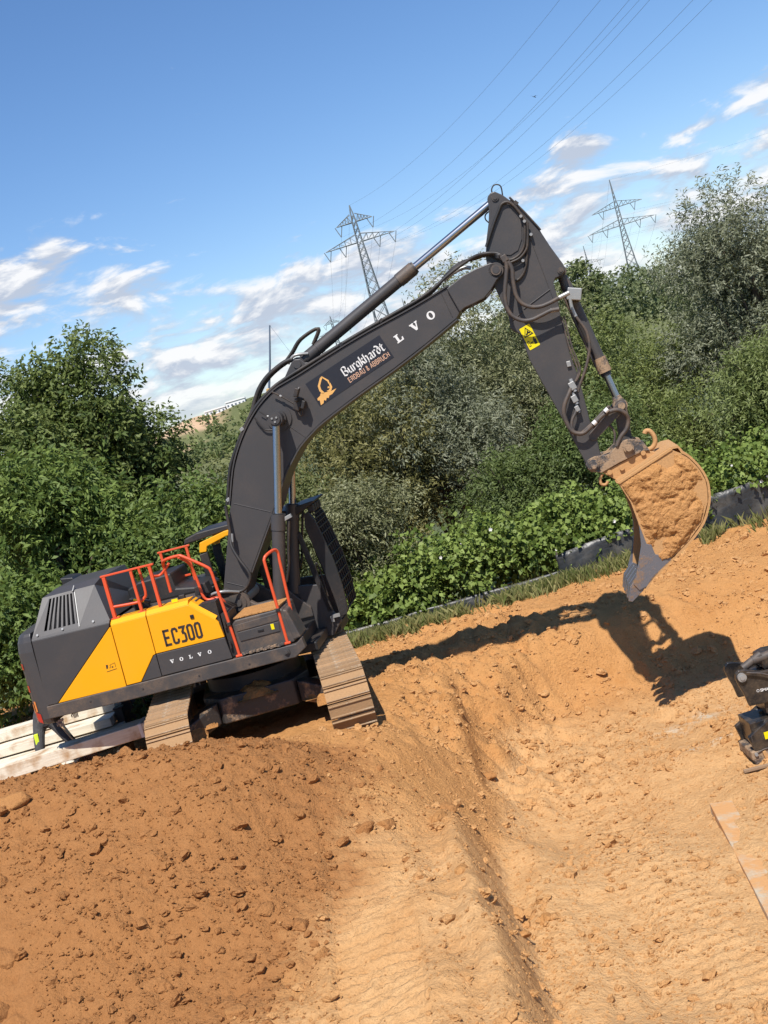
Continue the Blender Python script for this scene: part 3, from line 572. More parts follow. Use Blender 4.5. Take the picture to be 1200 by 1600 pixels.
# bramble thicket along the silt fence, one mass nobody could count
def thicket():
    rs = np.random.RandomState(50); B = []
    for i in range(150):
        u = i / 149; x = -1.8 + 12.2 * u + rs.normal(0, .1); y = 25.9 + rs.uniform(-.45, 1.5) + 0.02 * x
        hh = (0.55 + 0.75 * sstep(-1.5, 1.0, x) + .25 * perlin(np.array([x * .6]), np.array([3.3]))[0]) * rs.uniform(.75, 1.1) - .35
        r_ = rs.uniform(.28, .55); B.append((x, y, hh * rs.uniform(.3, 1.0) - .15, r_, r_, r_ * .8))
    p, d = sprigs_in_blobs(rs, B, 6200, .12); p[:, 2] = np.maximum(p[:, 2], -.4)
    sdir = unit(d + np.array((0, -.2, .35)) + rs.normal(0, .4, p.shape))
    V, F, C = leaves(rs, p, sdir, 8, .34, .13, .105, (0.06, 0.095, 0.016), (0.19, 0.245, 0.06), up=.7)
    o = np_mesh('bramble_thicket', V, F, MT['leaf'], {'leaf': C}); tag(o, 'bright green bramble thicket along the black silt fence', 'bramble', kind='stuff')
    # arching canes and white blossom
    mb = MB()
    for i in range(70):
        a = Vector(p[rs.randint(len(p))]); e = a + Vector((rs.normal(0, .35), rs.uniform(-.5, -.1), rs.uniform(-.1, .35))); mb.tube([a, (a + e) / 2 + Vector((0, 0, .12)), e], .006, 4, 3)
    q = mb.build('cane', MT['leaf'], o); q['kind'] = 'stuff'
    at = q.data.attributes.new('leaf', 'FLOAT_COLOR', 'POINT'); at.data.foreach_set('color', np.tile((.12, .13, .05, 1), len(q.data.vertices)).astype(np.float32))
    mb = MB(); top = p[(p[:, 1] < 26.3)]
    for i in range(46):
        c = Vector(top[rs.randint(len(top))]) + Vector((0, -.1, .06)); s_ = rs.uniform(.02, .045)
        for k in range(5):
            a = k * 1.257; e = Vector((math.cos(a), -.3, math.sin(a))) * s_; w = Vector((-math.sin(a), 0, math.cos(a))) * s_ * .45
            mb.add([c, c + e * .6 + w, c + e, c + e * .6 - w], [(0, 1, 2, 3)])
    q = mb.build('blossom', MT['white'], o); q['kind'] = 'stuff'
thicket()
def grass():
    rs = np.random.RandomState(60); n = 12000
    x = -1.6 + 11 * rs.rand(n); y = 24.75 + .02 * x - .02 + rs.normal(0, .16, n) - .30 * rs.rand(n) ** 2 
    keep = (perlin(x * 1.5, y * 1.2 + 5) + .22 - .25 * sstep(4.5, 6.0, x) + .3 * (rs.rand(n) - .5)) > 0; x, y = x[keep], y[keep]; n = len(x)
    z = soil_z(x, y, False) ; h = rs.uniform(.10, .34, n) * (0.6 + .5 * rs.rand(n)); lean = rs.normal(0, .38, (n, 2)); w = .0085
    a = rs.rand(n) * 6.28; dx, dy = np.cos(a) * w, np.sin(a) * w
    V = np.stack([np.stack([x - dx, y - dy, z - .03], -1), np.stack([x + dx, y + dy, z - .03], -1), np.stack([x + dx * .7 + lean[:, 0] * h * .4, y + dy * .7 + lean[:, 1] * h * .4, z + h * .6], -1), np.stack([x + lean[:, 0] * h, y + lean[:, 1] * h, z + h], -1)], 1).reshape(-1, 3)
    F = np.arange(len(V)).reshape(-1, 4); mf = rs.rand(n, 1); C = np.array((.11, .145, .035)) * (1 - mf) + np.array((.38, .35, .15)) * mf
    o = np_mesh('grass', V, F, MT['leaf'], {'leaf': np.repeat(C, 4, 0)}); tag(o, 'uneven fringe of grass growing at the foot of the silt fence', 'grass', kind='stuff')
grass()
# ------------------------------------------------------------------ black silt fence
m, t, bs = new_mat('black sheeting'); ob = t.node('ShaderNodeTexCoord').outputs['Object']
a_ = t.noise(ob, 2.2, 5, .6); t.l.new(t.mix(t.ramp(a_, [(.45, (0, 0, 0, 1)), (.75, g3(1))]), (.022, .024, .026, 1), (.10, .09, .075, 1)), bs.inputs['Base Color']); bs.inputs['Roughness'].default_value = .42
t.l.new(t.node('ShaderNodeBump', {'Strength': .6, 'Distance': .03, 'Height': t.noise(ob, 5, 4, .6, .8)}).outputs[0], bs.inputs['Normal']); MT['sheet'] = m
fence = empty('silt_fence', (3.5, 25.1, -.3)); tag(fence, 'low black plastic silt fence between the brambles and the dug soil', 'fence')
def fence_part(x0, x1, hf):
    n = int((x1 - x0) / .06); xs = np.linspace(x0, x1, n); rows = 8; V = []
    for x in xs:
        yy = 25.0 + .02 * x; zb = float(soil_z(np.array([x]), np.array([yy]), False)[0])
        h = hf * (1 + .05 * math.sin(x * 1.7)) + .03 * float(perlin(np.array([x * .8]), np.array([.5]))[0])
        for r_ in range(rows):
            u = r_ / (rows - 1); V.append((x - 3.5, yy - 25.1 + .02 * math.sin(x * 5 + u * 2) * u + .018 * float(perlin(np.array([x * 3.3]), np.array([u * 2.5]))[0]) + .06 * u, zb + .3 - .12 + (h + .12) * u))
    V = np.array(V); ix = np.arange(n * rows).reshape(n, rows); F = np.stack([ix[:-1, :-1], ix[1:, :-1], ix[1:, 1:], ix[:-1, 1:]], -1).reshape(-1, 4)
    o = np_mesh('sheet', V, F, MT['sheet'], smooth=True, parent=fence); s_ = o.modifiers.new('thickness', 'SOLIDIFY'); s_.thickness = .006
fence_part(-1.9, 3.05, .26); fence_part(3.05, 5.0, .60); fence_part(5.0, 11.5, .80)
for x in (-1.5, .2, 1.7, 3.1, 4.6, 6.1, 7.3, 8.8):
    zb = float(soil_z(np.array([x]), np.array([25.1]), False)[0]); MB().cyl((x - 3.5, .10, zb + .1), (x - 3.5, .12, zb + .3 + (.6 if x > 3 else .36)), .022, n=8).build('stake', MT['bark'], fence)

# ------------------------------------------------------------------ far land
m, t, bs = new_mat('hill'); ob = t.node('ShaderNodeTexCoord').outputs['Object']; at = t.node('ShaderNodeAttribute', attribute_name='wet').outputs['Color']
gr = t.mix(t.noise(ob, .12, 7, .65), (.05, .07, .02, 1), (.16, .16, .06, 1)); sa = t.mix(t.noise(ob, .09, 6, .6), (.36, .24, .14, 1), (.55, .38, .24, 1))
t.l.new(t.mix(t.node('ShaderNodeSeparateColor', {0: at}).outputs[0], gr, sa), bs.inputs['Base Color']); bs.inputs['Roughness'].default_value = 1; MT['hill'] = m
hx, hy = np.meshgrid(np.linspace(-150, 160, 120), np.linspace(255, 420, 50), indexing='ij')
prof = np.interp(hx, [-150, -75, -56, -48, -42, -36, -28, -15, 10, 60, 160], [2, 4.5, 8.4, 10.6, 11.3, 10.6, 11.6, 12.3, 12.0, 9, 2])
hz = -2.6 + (prof + 2.6) * np.exp(-((hy - 345) / 42) ** 2) + 1.1 * fbm(hx * .05, hy * .05, 4)
hw = np.zeros((hx.size, 3)); hw[:, 0] = (sstep(6.2, 8.2, hz + .8 * perlin(hx * .1, hy * .1)) * sstep(-30, -37, hx)).ravel() + (.6 * sstep(.25, .4, perlin(hx * .07 + 3, hy * .07)) * sstep(-20, -40, hx)).ravel()
ix = np.arange(hx.size).reshape(hx.shape); F = np.stack([ix[:-1, :-1], ix[1:, :-1], ix[1:, 1:], ix[:-1, 1:]], -1).reshape(-1, 4)
o = np_mesh('hill', np.stack([hx, hy, hz], -1).reshape(-1, 3), F, MT['hill'], {'wet': np.clip(hw, 0, 1)}, smooth=True); tag(o, kind='structure')
def far_wood(name, label, seed, xs, y0, y1, top, nb, nl, rb, LL, colA, colB):
    rs = np.random.RandomState(seed); B = []
    for i in range(nb):
        x = rs.uniform(*xs); y = rs.uniform(y0, y1); r_ = rs.uniform(*rb); tz = top(x, y); B.append((x, y, tz - r_ * rs.uniform(.6, 1.3), r_, r_, r_ * 1.1))
    p, d = sprigs_in_blobs(rs, B, nl // 6, .05); V, F, C = leaves(rs, p, unit(d + rs.normal(0, .4, p.shape)), 6, LL, LL, LL * .7, colA, colB, up=.6)
    o = np_mesh(name, V, F, MT['leaf'], {'leaf': C}); tag(o, label, 'woodland', kind='stuff')
def hill_h(x, y): return float(np.interp(x, [-150, -75, -56, -48, -42, -36, -28, -15, 10, 60, 160], [2, 4.5, 8.4, 10.6, 11.3, 10.6, 11.6, 12.3, 12.0, 9, 2])) * math.exp(-((y - 345) / 42) ** 2)
far_wood('woodland', 'green scrub covering the distant hillside on the left', 70, (-60, 40), 285, 335, lambda x, y: hill_h(x, y) - 1.6 + (1.6 if x > -38 else .3), 420, 42000, (.9, 2.2), .9, (.05, .075, .025), (.16, .18, .07))
far_wood('woodland', 'distant dark green wooded rise below the right hand pylon', 71, (12, 75), 150, 190, lambda x, y: 6.8 + 2.3 * math.exp(-((x - 35) / 12) ** 2) + .8 * math.sin(x * .35), 260, 60000, (1.6, 3.2), .5, (.075, .098, .045), (.16, .18, .085))
far_wood('woodland', 'far tree line low on the horizon', 72, (-260, 330), 520, 640, lambda x, y: 6 + 3 * math.sin(x * .05) + 2 * math.sin(x * .17), 340, 30000, (4, 8), 2.6, (.05, .075, .03), (.12, .145, .065))

# ------------------------------------------------------------------ pylons and wires
MT['lattice'] = flat('galvanised lattice', (.17, .19, .20), .55, .2)
def pylon(loc, rz, h, arms, label, w0=6.0, w1=1.3, bar=.16):
    root = empty('power_pylon', loc, (0, 0, rz)); tag(root, label, 'pylon', 'power pylons')
    mb = MB(); hb = arms[-1][0] - 0.0; nseg = 13
    def wdt(z): return w0 + (w1 - w0) * min(1, z / arms[0][0]) if z < arms[0][0] else w1 * max(.03, (h - z) / (h - arms[0][0]) * .5 + .5 if z < arms[-1][0] + 1.5 else (h - z) / (h - arms[-1][0] - 1.5) * .55)
    zs = []; z = 0
    while z < h - .8: zs.append(z); z += max(1.6, wdt(z) * .95)
    zs.append(h)
    C = [[Vector((sx * wdt(z) / 2, sy * wdt(z) / 2, z)) for sx, sy in ((-1, -1), (1, -1), (1, 1), (-1, 1))] for z in zs]
    for i in range(len(zs) - 1):
        for k in range(4):
            mb.tube([C[i][k], C[i + 1][k]], bar, 4, 1); mb.tube([C[i][k], C[i + 1][(k + 1) % 4]], bar * .55, 4, 1); mb.tube([C[i][(k + 1) % 4], C[i + 1][k]], bar * .55, 4, 1)
    mb.build('tower', MT['lattice'], root)
    ends = []
    for z, half, hang in arms:
        am = MB(); rise = 2.0
        for s_ in (-1, 1):
            for sy in (-.5, .5):
                tip = Vector((s_ * half, 0, z)); ab = Vector((s_ * w1 / 2, sy * w1, z)); am.tube([ab, tip], bar * .8, 4, 1); am.tube([Vector((s_ * w1 / 2, sy * w1, z + rise)), tip], bar * .6, 4, 1)
                nn = 5; prev = None
                for j in range(1, nn + 1):
                    u = j / (nn + .5); lo = ab.lerp(tip, u); hi = Vector((s_ * w1 / 2, sy * w1, z + rise)).lerp(tip, u); am.tube([lo, hi], bar * .4, 4, 1); am.tube([prev if prev else ab, hi], bar * .4, 4, 1); prev = lo
        am.build('crossarm', MT['lattice'], root)
        for xh in hang:
            ins = MB(); ins.tube([(xh - .9, 0, z), (xh, 0, z - 2.6)], bar * .7, 5, 1); ins.tube([(xh + .9, 0, z), (xh, 0, z - 2.6)], bar * .7, 5, 1); ins.build('insulator', MT['lattice'], root); ends.append((xh, z - 2.6))
    ends.append((0, h)); return ends
LA = (13.2, 316.0); RZA = -.15
eA = pylon((LA[0], LA[1], -2.6), RZA, 52, ((42.8, 8.9, (-8.4, -4.4, 4.4, 8.4)), (47.8, 4.6, (-4.1, 4.1))), 'near left power pylon with two lattice crossarms behind the boom cylinder')
eB = pylon((104, 430, -2.6), -.32, 52, ((36.4, 11.2, (-10.8, -5.6, 5.6, 10.8)), (42.6, 8.6, (-5.4, 5.4))), 'tall power pylon at the right between the arm and the willow')
pylon((2, 690, -2.6), -.15, 52, ((42.8, 8.9, (-8.4, -4.4, 4.4, 8.4)), (47.8, 4.6, (-4.1, 4.1))), 'small distant pylon just above the boom base of the arm cylinder')
pylon((146, 700, -2.6), -.3, 50, ((31, 12.2, (-11.8, 11.8)), (40, 9, (-6, 6))), 'small distant pylon between the arm and the right hand pylon')
pylon((42, 690, -2.6), -.15, 50, ((31, 12.2, (-11.8, 11.8)), (40, 9, (-6, 6))), 'distant pylon mostly hidden behind the upper edge of the boom')
MT['wire'] = flat('conductor', (.14, .15, .17), .6, .0)
def wire(a, b, sag, r, label, cat='power line'):
    n = 40; P = []
    for i in range(n + 1):
        u = i / n; p = Vector(a).lerp(Vector(b), u); p.z -= sag * 4 * u * (1 - u); P.append(p)
    tag(MB().tube(P, r, 4, 1).build('power_line', MT['wire']), label, cat, 'overhead power lines')
def att(loc, rz, e): c, s_ = math.cos(rz), math.sin(rz); return (loc[0] + e[0] * c, loc[1] + e[0] * s_, loc[2] + e[1])
nxt = (68.0, 10.0, -2.6); nrz = -.15
names = ['lower outer left', 'lower inner left', 'lower inner right', 'lower outer right', 'upper left', 'upper right', 'topmost earth']
for e, nm in zip(eA, names):
    wire(att((LA[0], LA[1], -2.6), RZA, e), att(nxt, nrz, (e[0] * .6, e[1] + 16)), 12, .017, nm + ' wire running from the near left pylon over the site')
    wire(att((LA[0], LA[1], -2.6), RZA, e), att((2, 690, -2.6), -.15, e), 9.5, .02, nm + ' wire between the near left pylon and the small one behind it')
nm2 = ['lower outer left', 'lower inner left', 'lower inner right', 'lower outer right', 'upper left', 'upper right', 'topmost earth']
for e, nm in zip(eB, nm2):
    wire(att((104, 430, -2.6), -.32, e), att((275, 150, 6), -.6, e), 12, .02, nm + ' wire leaving the right hand pylon to the right')
    wire(att((104, 430, -2.6), -.32, e), att((146, 700, -2.6), -.3, e), 9, .02, nm + ' wire behind the right hand pylon')

# crane, white sheds on the hill, bird
crane = empty('mobile_crane', (-20, 330, 9)); tag(crane, 'thin blue grey crane jib standing on the far hill left of the boom', 'crane')
MT['jib'] = flat('blue grey jib', (.10, .13, .18), .5); MT['crane_y'] = flat('yellow crane base', (.5, .31, .10), .5)
MB().tube([(0, 0, 2), (2.6, 0, 9.5), (5.4, 0, 19)], (.36, .2), 6, 1).build('jib', MT['jib'], crane)
MB().tube([(5.4, 0, 19), (9.6, 0, 8)], .04, 4, 1).build('hoist_rope', MT['jib'], crane)
MB().prism([(-.9, 0), (1.6, 0), (1.3, 2.4), (.5, 3.6), (-.2, 3.6)], -.7, .7).box((.3, 0, .0), (3.6, 1.6, 1.0)).build('base', MT['crane_y'], crane, .1)
MT['shed'] = flat('white shed', (.72, .71, .69), .6); MT['shed_win'] = flat('shed window', (.12, .14, .17), .2)
for k, (x, w_, h_, lab) in enumerate(((-35.2, 5.6, 1.5, 'left long white shed on the far hill'), (-29.4, 5.2, 2.0, 'right white shed on the far hill beside the crane'))):
    s_ = empty('white_shed', (x, 338, 10.2 + k * .55)); tag(s_, lab, 'shed', 'sheds on the far hill')
    MB().box((0, 0, .4), (w_, 4, h_)).build('wall', MT['shed'], s_, .05); MB().prism([(-w_ / 2 - .2, .4 + h_ / 2), (w_ / 2 + .2, .4 + h_ / 2), (w_ / 2, .75 + h_ / 2), (-w_ / 2, .75 + h_ / 2)], -2.2, 2.2).build('roof', MT['shed'], s_)
    for j in range(5): MB().box((-w_ / 2 + w_ * (j + .5) / 5, -2.02, .5), (.5, .06, .5)).build('window', MT['shed_win'], s_)
bird = MB().add([(0, -.35, 0), (.05, 0, .06), (0, .3, 0), (-.05, 0, .03)], [(0, 1, 2, 3)]).add([(0, -.1, .04), (.55, -.02, .22), (.95, .1, .12), (.5, .14, .18), (0, .12, .04)], [(0, 1, 2, 3, 4)]).add([(0, -.1, .04), (-.55, -.02, .22), (-.95, .1, .12), (-.5, .14, .18), (0, .12, .04)], [(4, 3, 2, 1, 0)]).cyl((0, -.42, .02), (0, .3, .02), .06, .02, 6).build('bird', MT['ink'])
bird.location = (41.7, 206, 41.8); bird.rotation_euler = (.5, 0, .6); tag(bird, 'tiny dark bird flying alone in the blue sky', 'bird')
# ------------------------------------------------------------------ flat print helpers (drawn in the machine's x-z plane)
class Ink:
    """print on a vertical face: shapes in (u,v) put at origin o with axes ex, ez (x-z vectors) at depth y"""
    def __init__(s, o, ex, ez, y): s.o = o; s.ex = ex; s.ez = ez; s.y = y; s.v = []; s.f = []
    def P(s, u, v): return (s.o[0] + s.ex[0] * u + s.ez[0] * v, s.y, s.o[1] + s.ex[1] * u + s.ez[1] * v)
    def poly(s, pts):
        b = len(s.v); s.v += [s.P(*p) for p in pts]; s.f.append(tuple(range(b, b + len(pts)))); return s
    def stroke(s, pts, w, closed=False):
        P = [Vector(p) for p in pts]; n = len(P); Lf = []; Rt = []
        for i in range(n):
            a = P[(i - 1) % n] if (closed or i > 0) else None; c = P[(i + 1) % n] if (closed or i < n - 1) else None
            d1 = (P[i] - a).normalized() if a is not None else None; d2 = (c - P[i]).normalized() if c is not None else None
            if d1 is None: d1 = d2
            if d2 is None: d2 = d1
            n1 = Vector((-d1.y, d1.x)); n2 = Vector((-d2.y, d2.x)); m_ = (n1 + n2); m_ = m_.normalized() if m_.length > 1e-6 else n1
            k = w / 2 / max(.35, m_.dot(n1)); Lf.append(P[i] + m_ * k); Rt.append(P[i] - m_ * k)
        for i in range(n if closed else n - 1):
            j = (i + 1) % n; s.poly([Lf[i], Lf[j], Rt[j], Rt[i]])
        return s
    def nib(s, pts, w=.17, ang=40):
        nv = Vector((math.cos(R(ang)), math.sin(R(ang)))) * w / 2; pv = Vector((-nv.y, nv.x)) * .16
        for a, b in zip(pts[:-1], pts[1:]):
            a, b = Vector(a), Vector(b); s.poly([a - nv, b - nv, b + nv, a + nv])
        for a in pts: a = Vector(a); s.poly([a - nv - pv, a + nv - pv, a + nv + pv, a - nv + pv])
        return s
    def ring(s, c, rx, ry, rx2, ry2, n=20, off=0.0):
        O = [(c[0] + rx * math.cos(t), c[1] + ry * math.sin(t)) for t in [2 * math.pi * i / n for i in range(n)]]
        I_ = [(c[0] + off + rx2 * math.cos(t), c[1] + ry2 * math.sin(t)) for t in [2 * math.pi * i / n for i in range(n)]]
        for i in range(n): j = (i + 1) % n; s.poly([O[i], O[j], I_[j], I_[i]])
        return s
    def build(s, name, mat, parent):
        me = bpy.data.meshes.new(name); me.from_pydata(s.v, [], s.f); me.update(); return link(name, me, mat, parent)
def volvo(ink, ch, u):
    """one slab serif capital, unit height, left edge at u; returns advance"""
    if ch == 'V':
        ink.poly([(u, 1), (u + .56, 1), (u + .56, .86), (u + .46, .86), (u + .66, .34), (u + .84, .86), (u + .72, .86), (u + .72, 1), (u + 1.12, 1), (u + 1.12, .86), (u + 1.02, .86), (u + .68, 0), (u + .44, 0), (u + .1, .86), (u, .86)]); return 1.12
    if ch == 'O':
        ink.ring((u + .5, .5), .52, .52, .23, .37); return 1.02
    ink.poly([(u, 0), (u + .95, 0), (u + 1.0, .42), (u + .86, .42), (u + .74, .16), (u + .44, .16), (u + .44, .86), (u + .6, .86), (u + .6, 1), (u, 1), (u, .86), (u + .14, .86), (u + .14, .14), (u, .14)]); return 1.0

# ------------------------------------------------------------------ the digger
EX = empty('excavator', (-2.35, 19.0, 0), (0, .03, R(-8)))
tag(EX, 'large dark grey and yellow crawler excavator with its bucket lowered over the pit', 'excavator')
YS = -1.45                                   # outer face of the right hand side

# undercarriage, turned so that the tracks point at the viewer
UC = empty('undercarriage', (-.27, 0, -.06), (0, 0, R(103)), EX)
mb = MB(); mb.cyl((0, 0, .78), (0, 0, 1.0), .72, n=40); mb.build('swing_ring', MT['black'], UC)
mb = MB(); mb.prismz([(-.95, -.55), (-.55, -.8), (.55, -.8), (.95, -.55), (.95, .55), (.55, .8), (-.55, .8), (-.95, .55)], .42, .8)
for sx in (-1, 1):
    for sy in (-1, 1):
        mb.add([(sx * .45, sy * .6, .44), (sx * .95, sy * .6, .44), (sx * 1.45, sy * 1.12, .34), (sx * .95, sy * 1.12, .34), (sx * .45, sy * .6, .76), (sx * .95, sy * .6, .76), (sx * 1.45, sy * 1.12, .6), (sx * .95, sy * 1.12, .6)],
               [(0, 1, 2, 3), (7, 6, 5, 4), (0, 4, 5, 1), (1, 5, 6, 2), (2, 6, 7, 3), (3, 7, 4, 0)])
o = mb.build('car_body', MT['car_body'], UC, .02)
TL, TR, GA = 1.95, .47, 1.225
per = 4 * TL + 2 * math.pi * TR; NS = 50; pitch = per / NS
sh = MB(); sh.box((0, 0, 0), (pitch * .93, .6, .022))
shoe_me = sh.mesh('track_shoe'); shoe_me.materials.append(MT['shoe'])
gm = MB()
for gx in (-.075, .072): gm.prism([(gx - .012, .010), (gx + .012, .010), (gx + .006, .032), (gx - .006, .032)], -.298, .298)
gr_me = gm.mesh('grouser'); gr_me.materials.append(MT['shoe_edge'])
def track_pos(s_):
    s_ %= per
    if s_ < 2 * TL: return (TL - s_, .03 + 2 * TR, 0.0, 1)                      # top run
    s_ -= 2 * TL
    if s_ < math.pi * TR: a = math.pi / 2 + s_ / TR; return (-TL + TR * math.cos(a), .03 + TR + TR * math.sin(a), a - math.pi / 2, 0)
    s_ -= math.pi * TR
    if s_ < 2 * TL: return (-TL + s_, .03, math.pi, -1)
    s_ -= 2 * TL; a = -math.pi / 2 + s_ / TR; return (TL + TR * math.cos(a), .03 + TR + TR * math.sin(a), a - math.pi / 2, 0)
for side, lab in ((-1, 'right hand muddy crawler track'), (1, 'left hand muddy crawler track')):
    tk = empty('track', (0, side * GA, 0), (0, 0, 0), UC) if False else None
    fr = MB(); fr.prism([(-TL - .05, .32), (TL + .05, .32), (TL + .05, .66), (TL - .35, .76), (-TL + .35, .76), (-TL - .05, .66)], side * GA - .17, side * GA + .17)
    tk = fr.build('track', MT['mud_part'], EX, .02); tk.parent = EX
    tk.location = UC.location; tk.rotation_euler = UC.rotation_euler; tk['label'] = lab
    for xx in (-TL, TL):
        w = MB(); w.cyl((xx, side * GA - .16, .03 + TR), (xx, side * GA + .16, .03 + TR), TR - .07, n=28); w.cyl((xx, side * GA - .22, .03 + TR), (xx, side * GA + .22, .03 + TR), .16, n=16)
        w.build('idler' if xx < 0 else 'sprocket', MT['mud_part'], tk)
    for j in range(8):
        xx = -TL + .35 + j * (2 * TL - .7) / 7; MB().cyl((xx, side * GA - .2, .17), (xx, side * GA + .2, .17), .11, n=14).build('roller', MT['mud_part'], tk)
    for j in range(NS):
        x, z, a, run = track_pos((j + .5) * pitch)
        for nm, me in (('track_shoe', shoe_me), ('grouser', gr_me)):
            o = bpy.data.objects.new(nm, me); COL.objects.link(o); o.parent = tk; o.location = (x, side * GA, z + (.0 if run != 1 else -.012 * math.sin(math.pi * ((j + .5) * pitch) / (2 * TL)))); o.rotation_euler = (0, -a, 0)
# soil packed on the car body
rs = np.random.RandomState(4)
def mud_heap(name, parent, c, rx, ry, rz, seed, res=22, mat='soil'):
    u, v = np.meshgrid(np.linspace(-1, 1, res), np.linspace(-1, 1, res), indexing='ij'); r2 = np.clip(1 - u * u - v * v, 0, 1)
    z = rz * np.sqrt(r2) * (1 + .5 * fbm(u * 2.5 + seed, v * 2.5, 4)) - .02
    ix = np.arange(res * res).reshape(res, res); F = np.stack([ix[:-1, :-1], ix[1:, :-1], ix[1:, 1:], ix[:-1, 1:]], -1).reshape(-1, 4)
    V = np.stack([u * rx + c[0], v * ry + c[1], z + c[2]], -1).reshape(-1, 3)
    return np_mesh(name, V, F, MT[mat], {'wet': np.tile((.45, 0, 0), (len(V), 1))}, smooth=True, parent=parent)
for k, c in enumerate(((-.9, .95, .5), (-.9, -.95, .5), (-.75, 0, .72), (-1.2, 1.1, .45), (-1.2, -1.1, .45))): mud_heap('packed_soil', UC, c, .3, .3, .16, k * 3.3)

# upper frame
mb = MB(); mb.prism([(-2.97, 1.115), (-2.96, 1.30), (-.43, 1.345), (.818, 1.355), (.917, 1.421), (.939, 1.272), (.767, 1.168), (-1.66, 1.118)], YS - .01, YS + .13)
mb.build('side_sill', MT['grey_dusty'], EX, .012)
mb = MB(); mb.span((-2.9, YS + .14, 1.13), (.75, 1.4, 1.3)); mb.span((-.9, -.5, 1.0), (.9, .5, 1.14)); mb.build('deck', MT['black'], EX, .02)
MB().cyl((.665, YS - .03, 1.277), (.665, YS, 1.277), .045, n=18).cyl((.665, YS - .05, 1.277), (.665, YS, 1.277), .024, n=12).build('tie_down_eye', MT['grey_dusty'], EX)
for x in (-2.3, -1.5, -.65, .1): MB().cyl((x, YS - .02, 1.235), (x, YS, 1.235), .014, n=6).build('sill_bolt', MT['grey'], EX)

# counterweight: plan curve of the swing circle, rounded top
def counterweight():
    half = [(-2.925, 1.44), (-3.06, 1.425), (-3.16, 1.37), (-3.225, 1.28), (-3.27, 1.15), (-3.33, .9), (-3.385, .6), (-3.415, .3), (-3.425, 0)]
    pl = half + [(x, -y) for x, y in half[-2::-1]]
    rings = [(1.03, .93), (1.06, .975), (1.12, 1.0), (1.3, 1.004), (1.9, 1.0), (2.12, .995), (2.26, .972), (2.34, .94), (2.38, .90)]
    V = []; n = len(pl)
    for z, s_ in rings:
        for x, y in pl:
            V.append((-2.925 + (x + 2.925) * (1 - (1 - s_) * 3.2), y * (1 - (1 - s_) * .5), z + (.10 if 1 else 0)))
    F = [(i * n + k, i * n + (k + 1) % n, (i + 1) * n + (k + 1) % n, (i + 1) * n + k) for i in range(len(rings) - 1) for k in range(n)]
    F += [tuple(range(n - 1, -1, -1)), tuple(range((len(rings) - 1) * n, len(rings) * n))]
    V = [(x, y, z - .10) for x, y, z in V]
    o = MB().add(V, F).build('counterweight', MT['grey'], EX, .01)
    return o
cw = counterweight()
CWP = [(-3.06, -1.425), (-3.16, -1.37), (-3.225, -1.28), (-3.27, -1.15), (-3.33, -.9), (-3.385, -.6), (-3.415, -.3), (-3.425, 0)]
def on_cw(u, z, sg):
    q = spline([Vector((x, y, 0)) for x, y in CWP], 6); p = q[min(len(q) - 1, int(u * (len(q) - 1)))]; return Vector((p.x * 1.0 - .006, (p.y - .006) * sg, z))
def cw_patch(name, a0, a1, z0, z1, mat, slant=0.0, sg=1):
    n = 4; V = []
    for i in range(n + 1):
        a = a0 + (a1 - a0) * i / n
        for z in (z0, z1): V.append(on_cw(a, z + slant * i / n, sg))
    return MB().add(V, [(2 * i, 2 * i + 2, 2 * i + 3, 2 * i + 1) for i in range(n)]).build(name, MT[mat], cw)
for sg in (1, -1):
    cw_patch('reflector', .15, .30, 1.88, 1.97, 'reflector', 0, sg); cw_patch('reflector', .15, .32, 1.54, 1.64, 'reflector', 0, sg)
    cw_patch('reflector', .20, .32, 1.22, 1.36, 'orange_refl', 0, sg); cw_patch('reflector', .10, .16, 1.24, 1.40, 'orange_refl', 0, sg)
    cw_patch('warning_stripe', .06, .20, 1.06, 1.20, 'reflector', .05, sg); cw_patch('warning_stripe', .24, .36, 1.05, 1.19, 'reflector', .03, sg)

# side doors: grey and yellow panels butted at the diagonal
def panel(name, poly, mat, y0=YS, y1=YS + .05, bev=.008, label=None):
    o = MB().prism(poly, y0, y1).build(name, MT[mat], EX, bev)
    if label: o['label'] = label
    return o
d1 = panel('engine_door', [(-2.94, 1.307), (-2.90, 2.268), (-1.708, 2.262), (-1.730, 2.205), (-2.785, 1.309)], 'grey')
panel('engine_door', [(-2.775, 1.309), (-1.725, 2.2), (-1.712, 2.2), (-1.728, 1.318)], 'yellow', label='yellow triangle at the front of the rear engine door')
panel('pump_door', [(-1.702, 2.225), (-1.172, 2.236), (-1.181, 1.672), (-1.221, 1.664), (-1.498, 1.334), (-1.716, 1.330)], 'yellow')
panel('pump_door', [(-1.489, 1.332), (-1.217, 1.656), (-1.181, 1.664), (-1.184, 1.338)], 'grey', label='dark grey corner low on the yellow pump door')
panel('tank_door', [(-1.160, 2.238), (-.533, 2.246), (-.205, 1.955), (-.172, 1.90), (-.146, 1.682), (-1.172, 1.676)], 'yellow')
panel('tank_door', [(-1.172, 1.668), (-.145, 1.674), (-.118, 1.362), (-1.176, 1.346)], 'grey', label='dark grey lower half of the front side door')
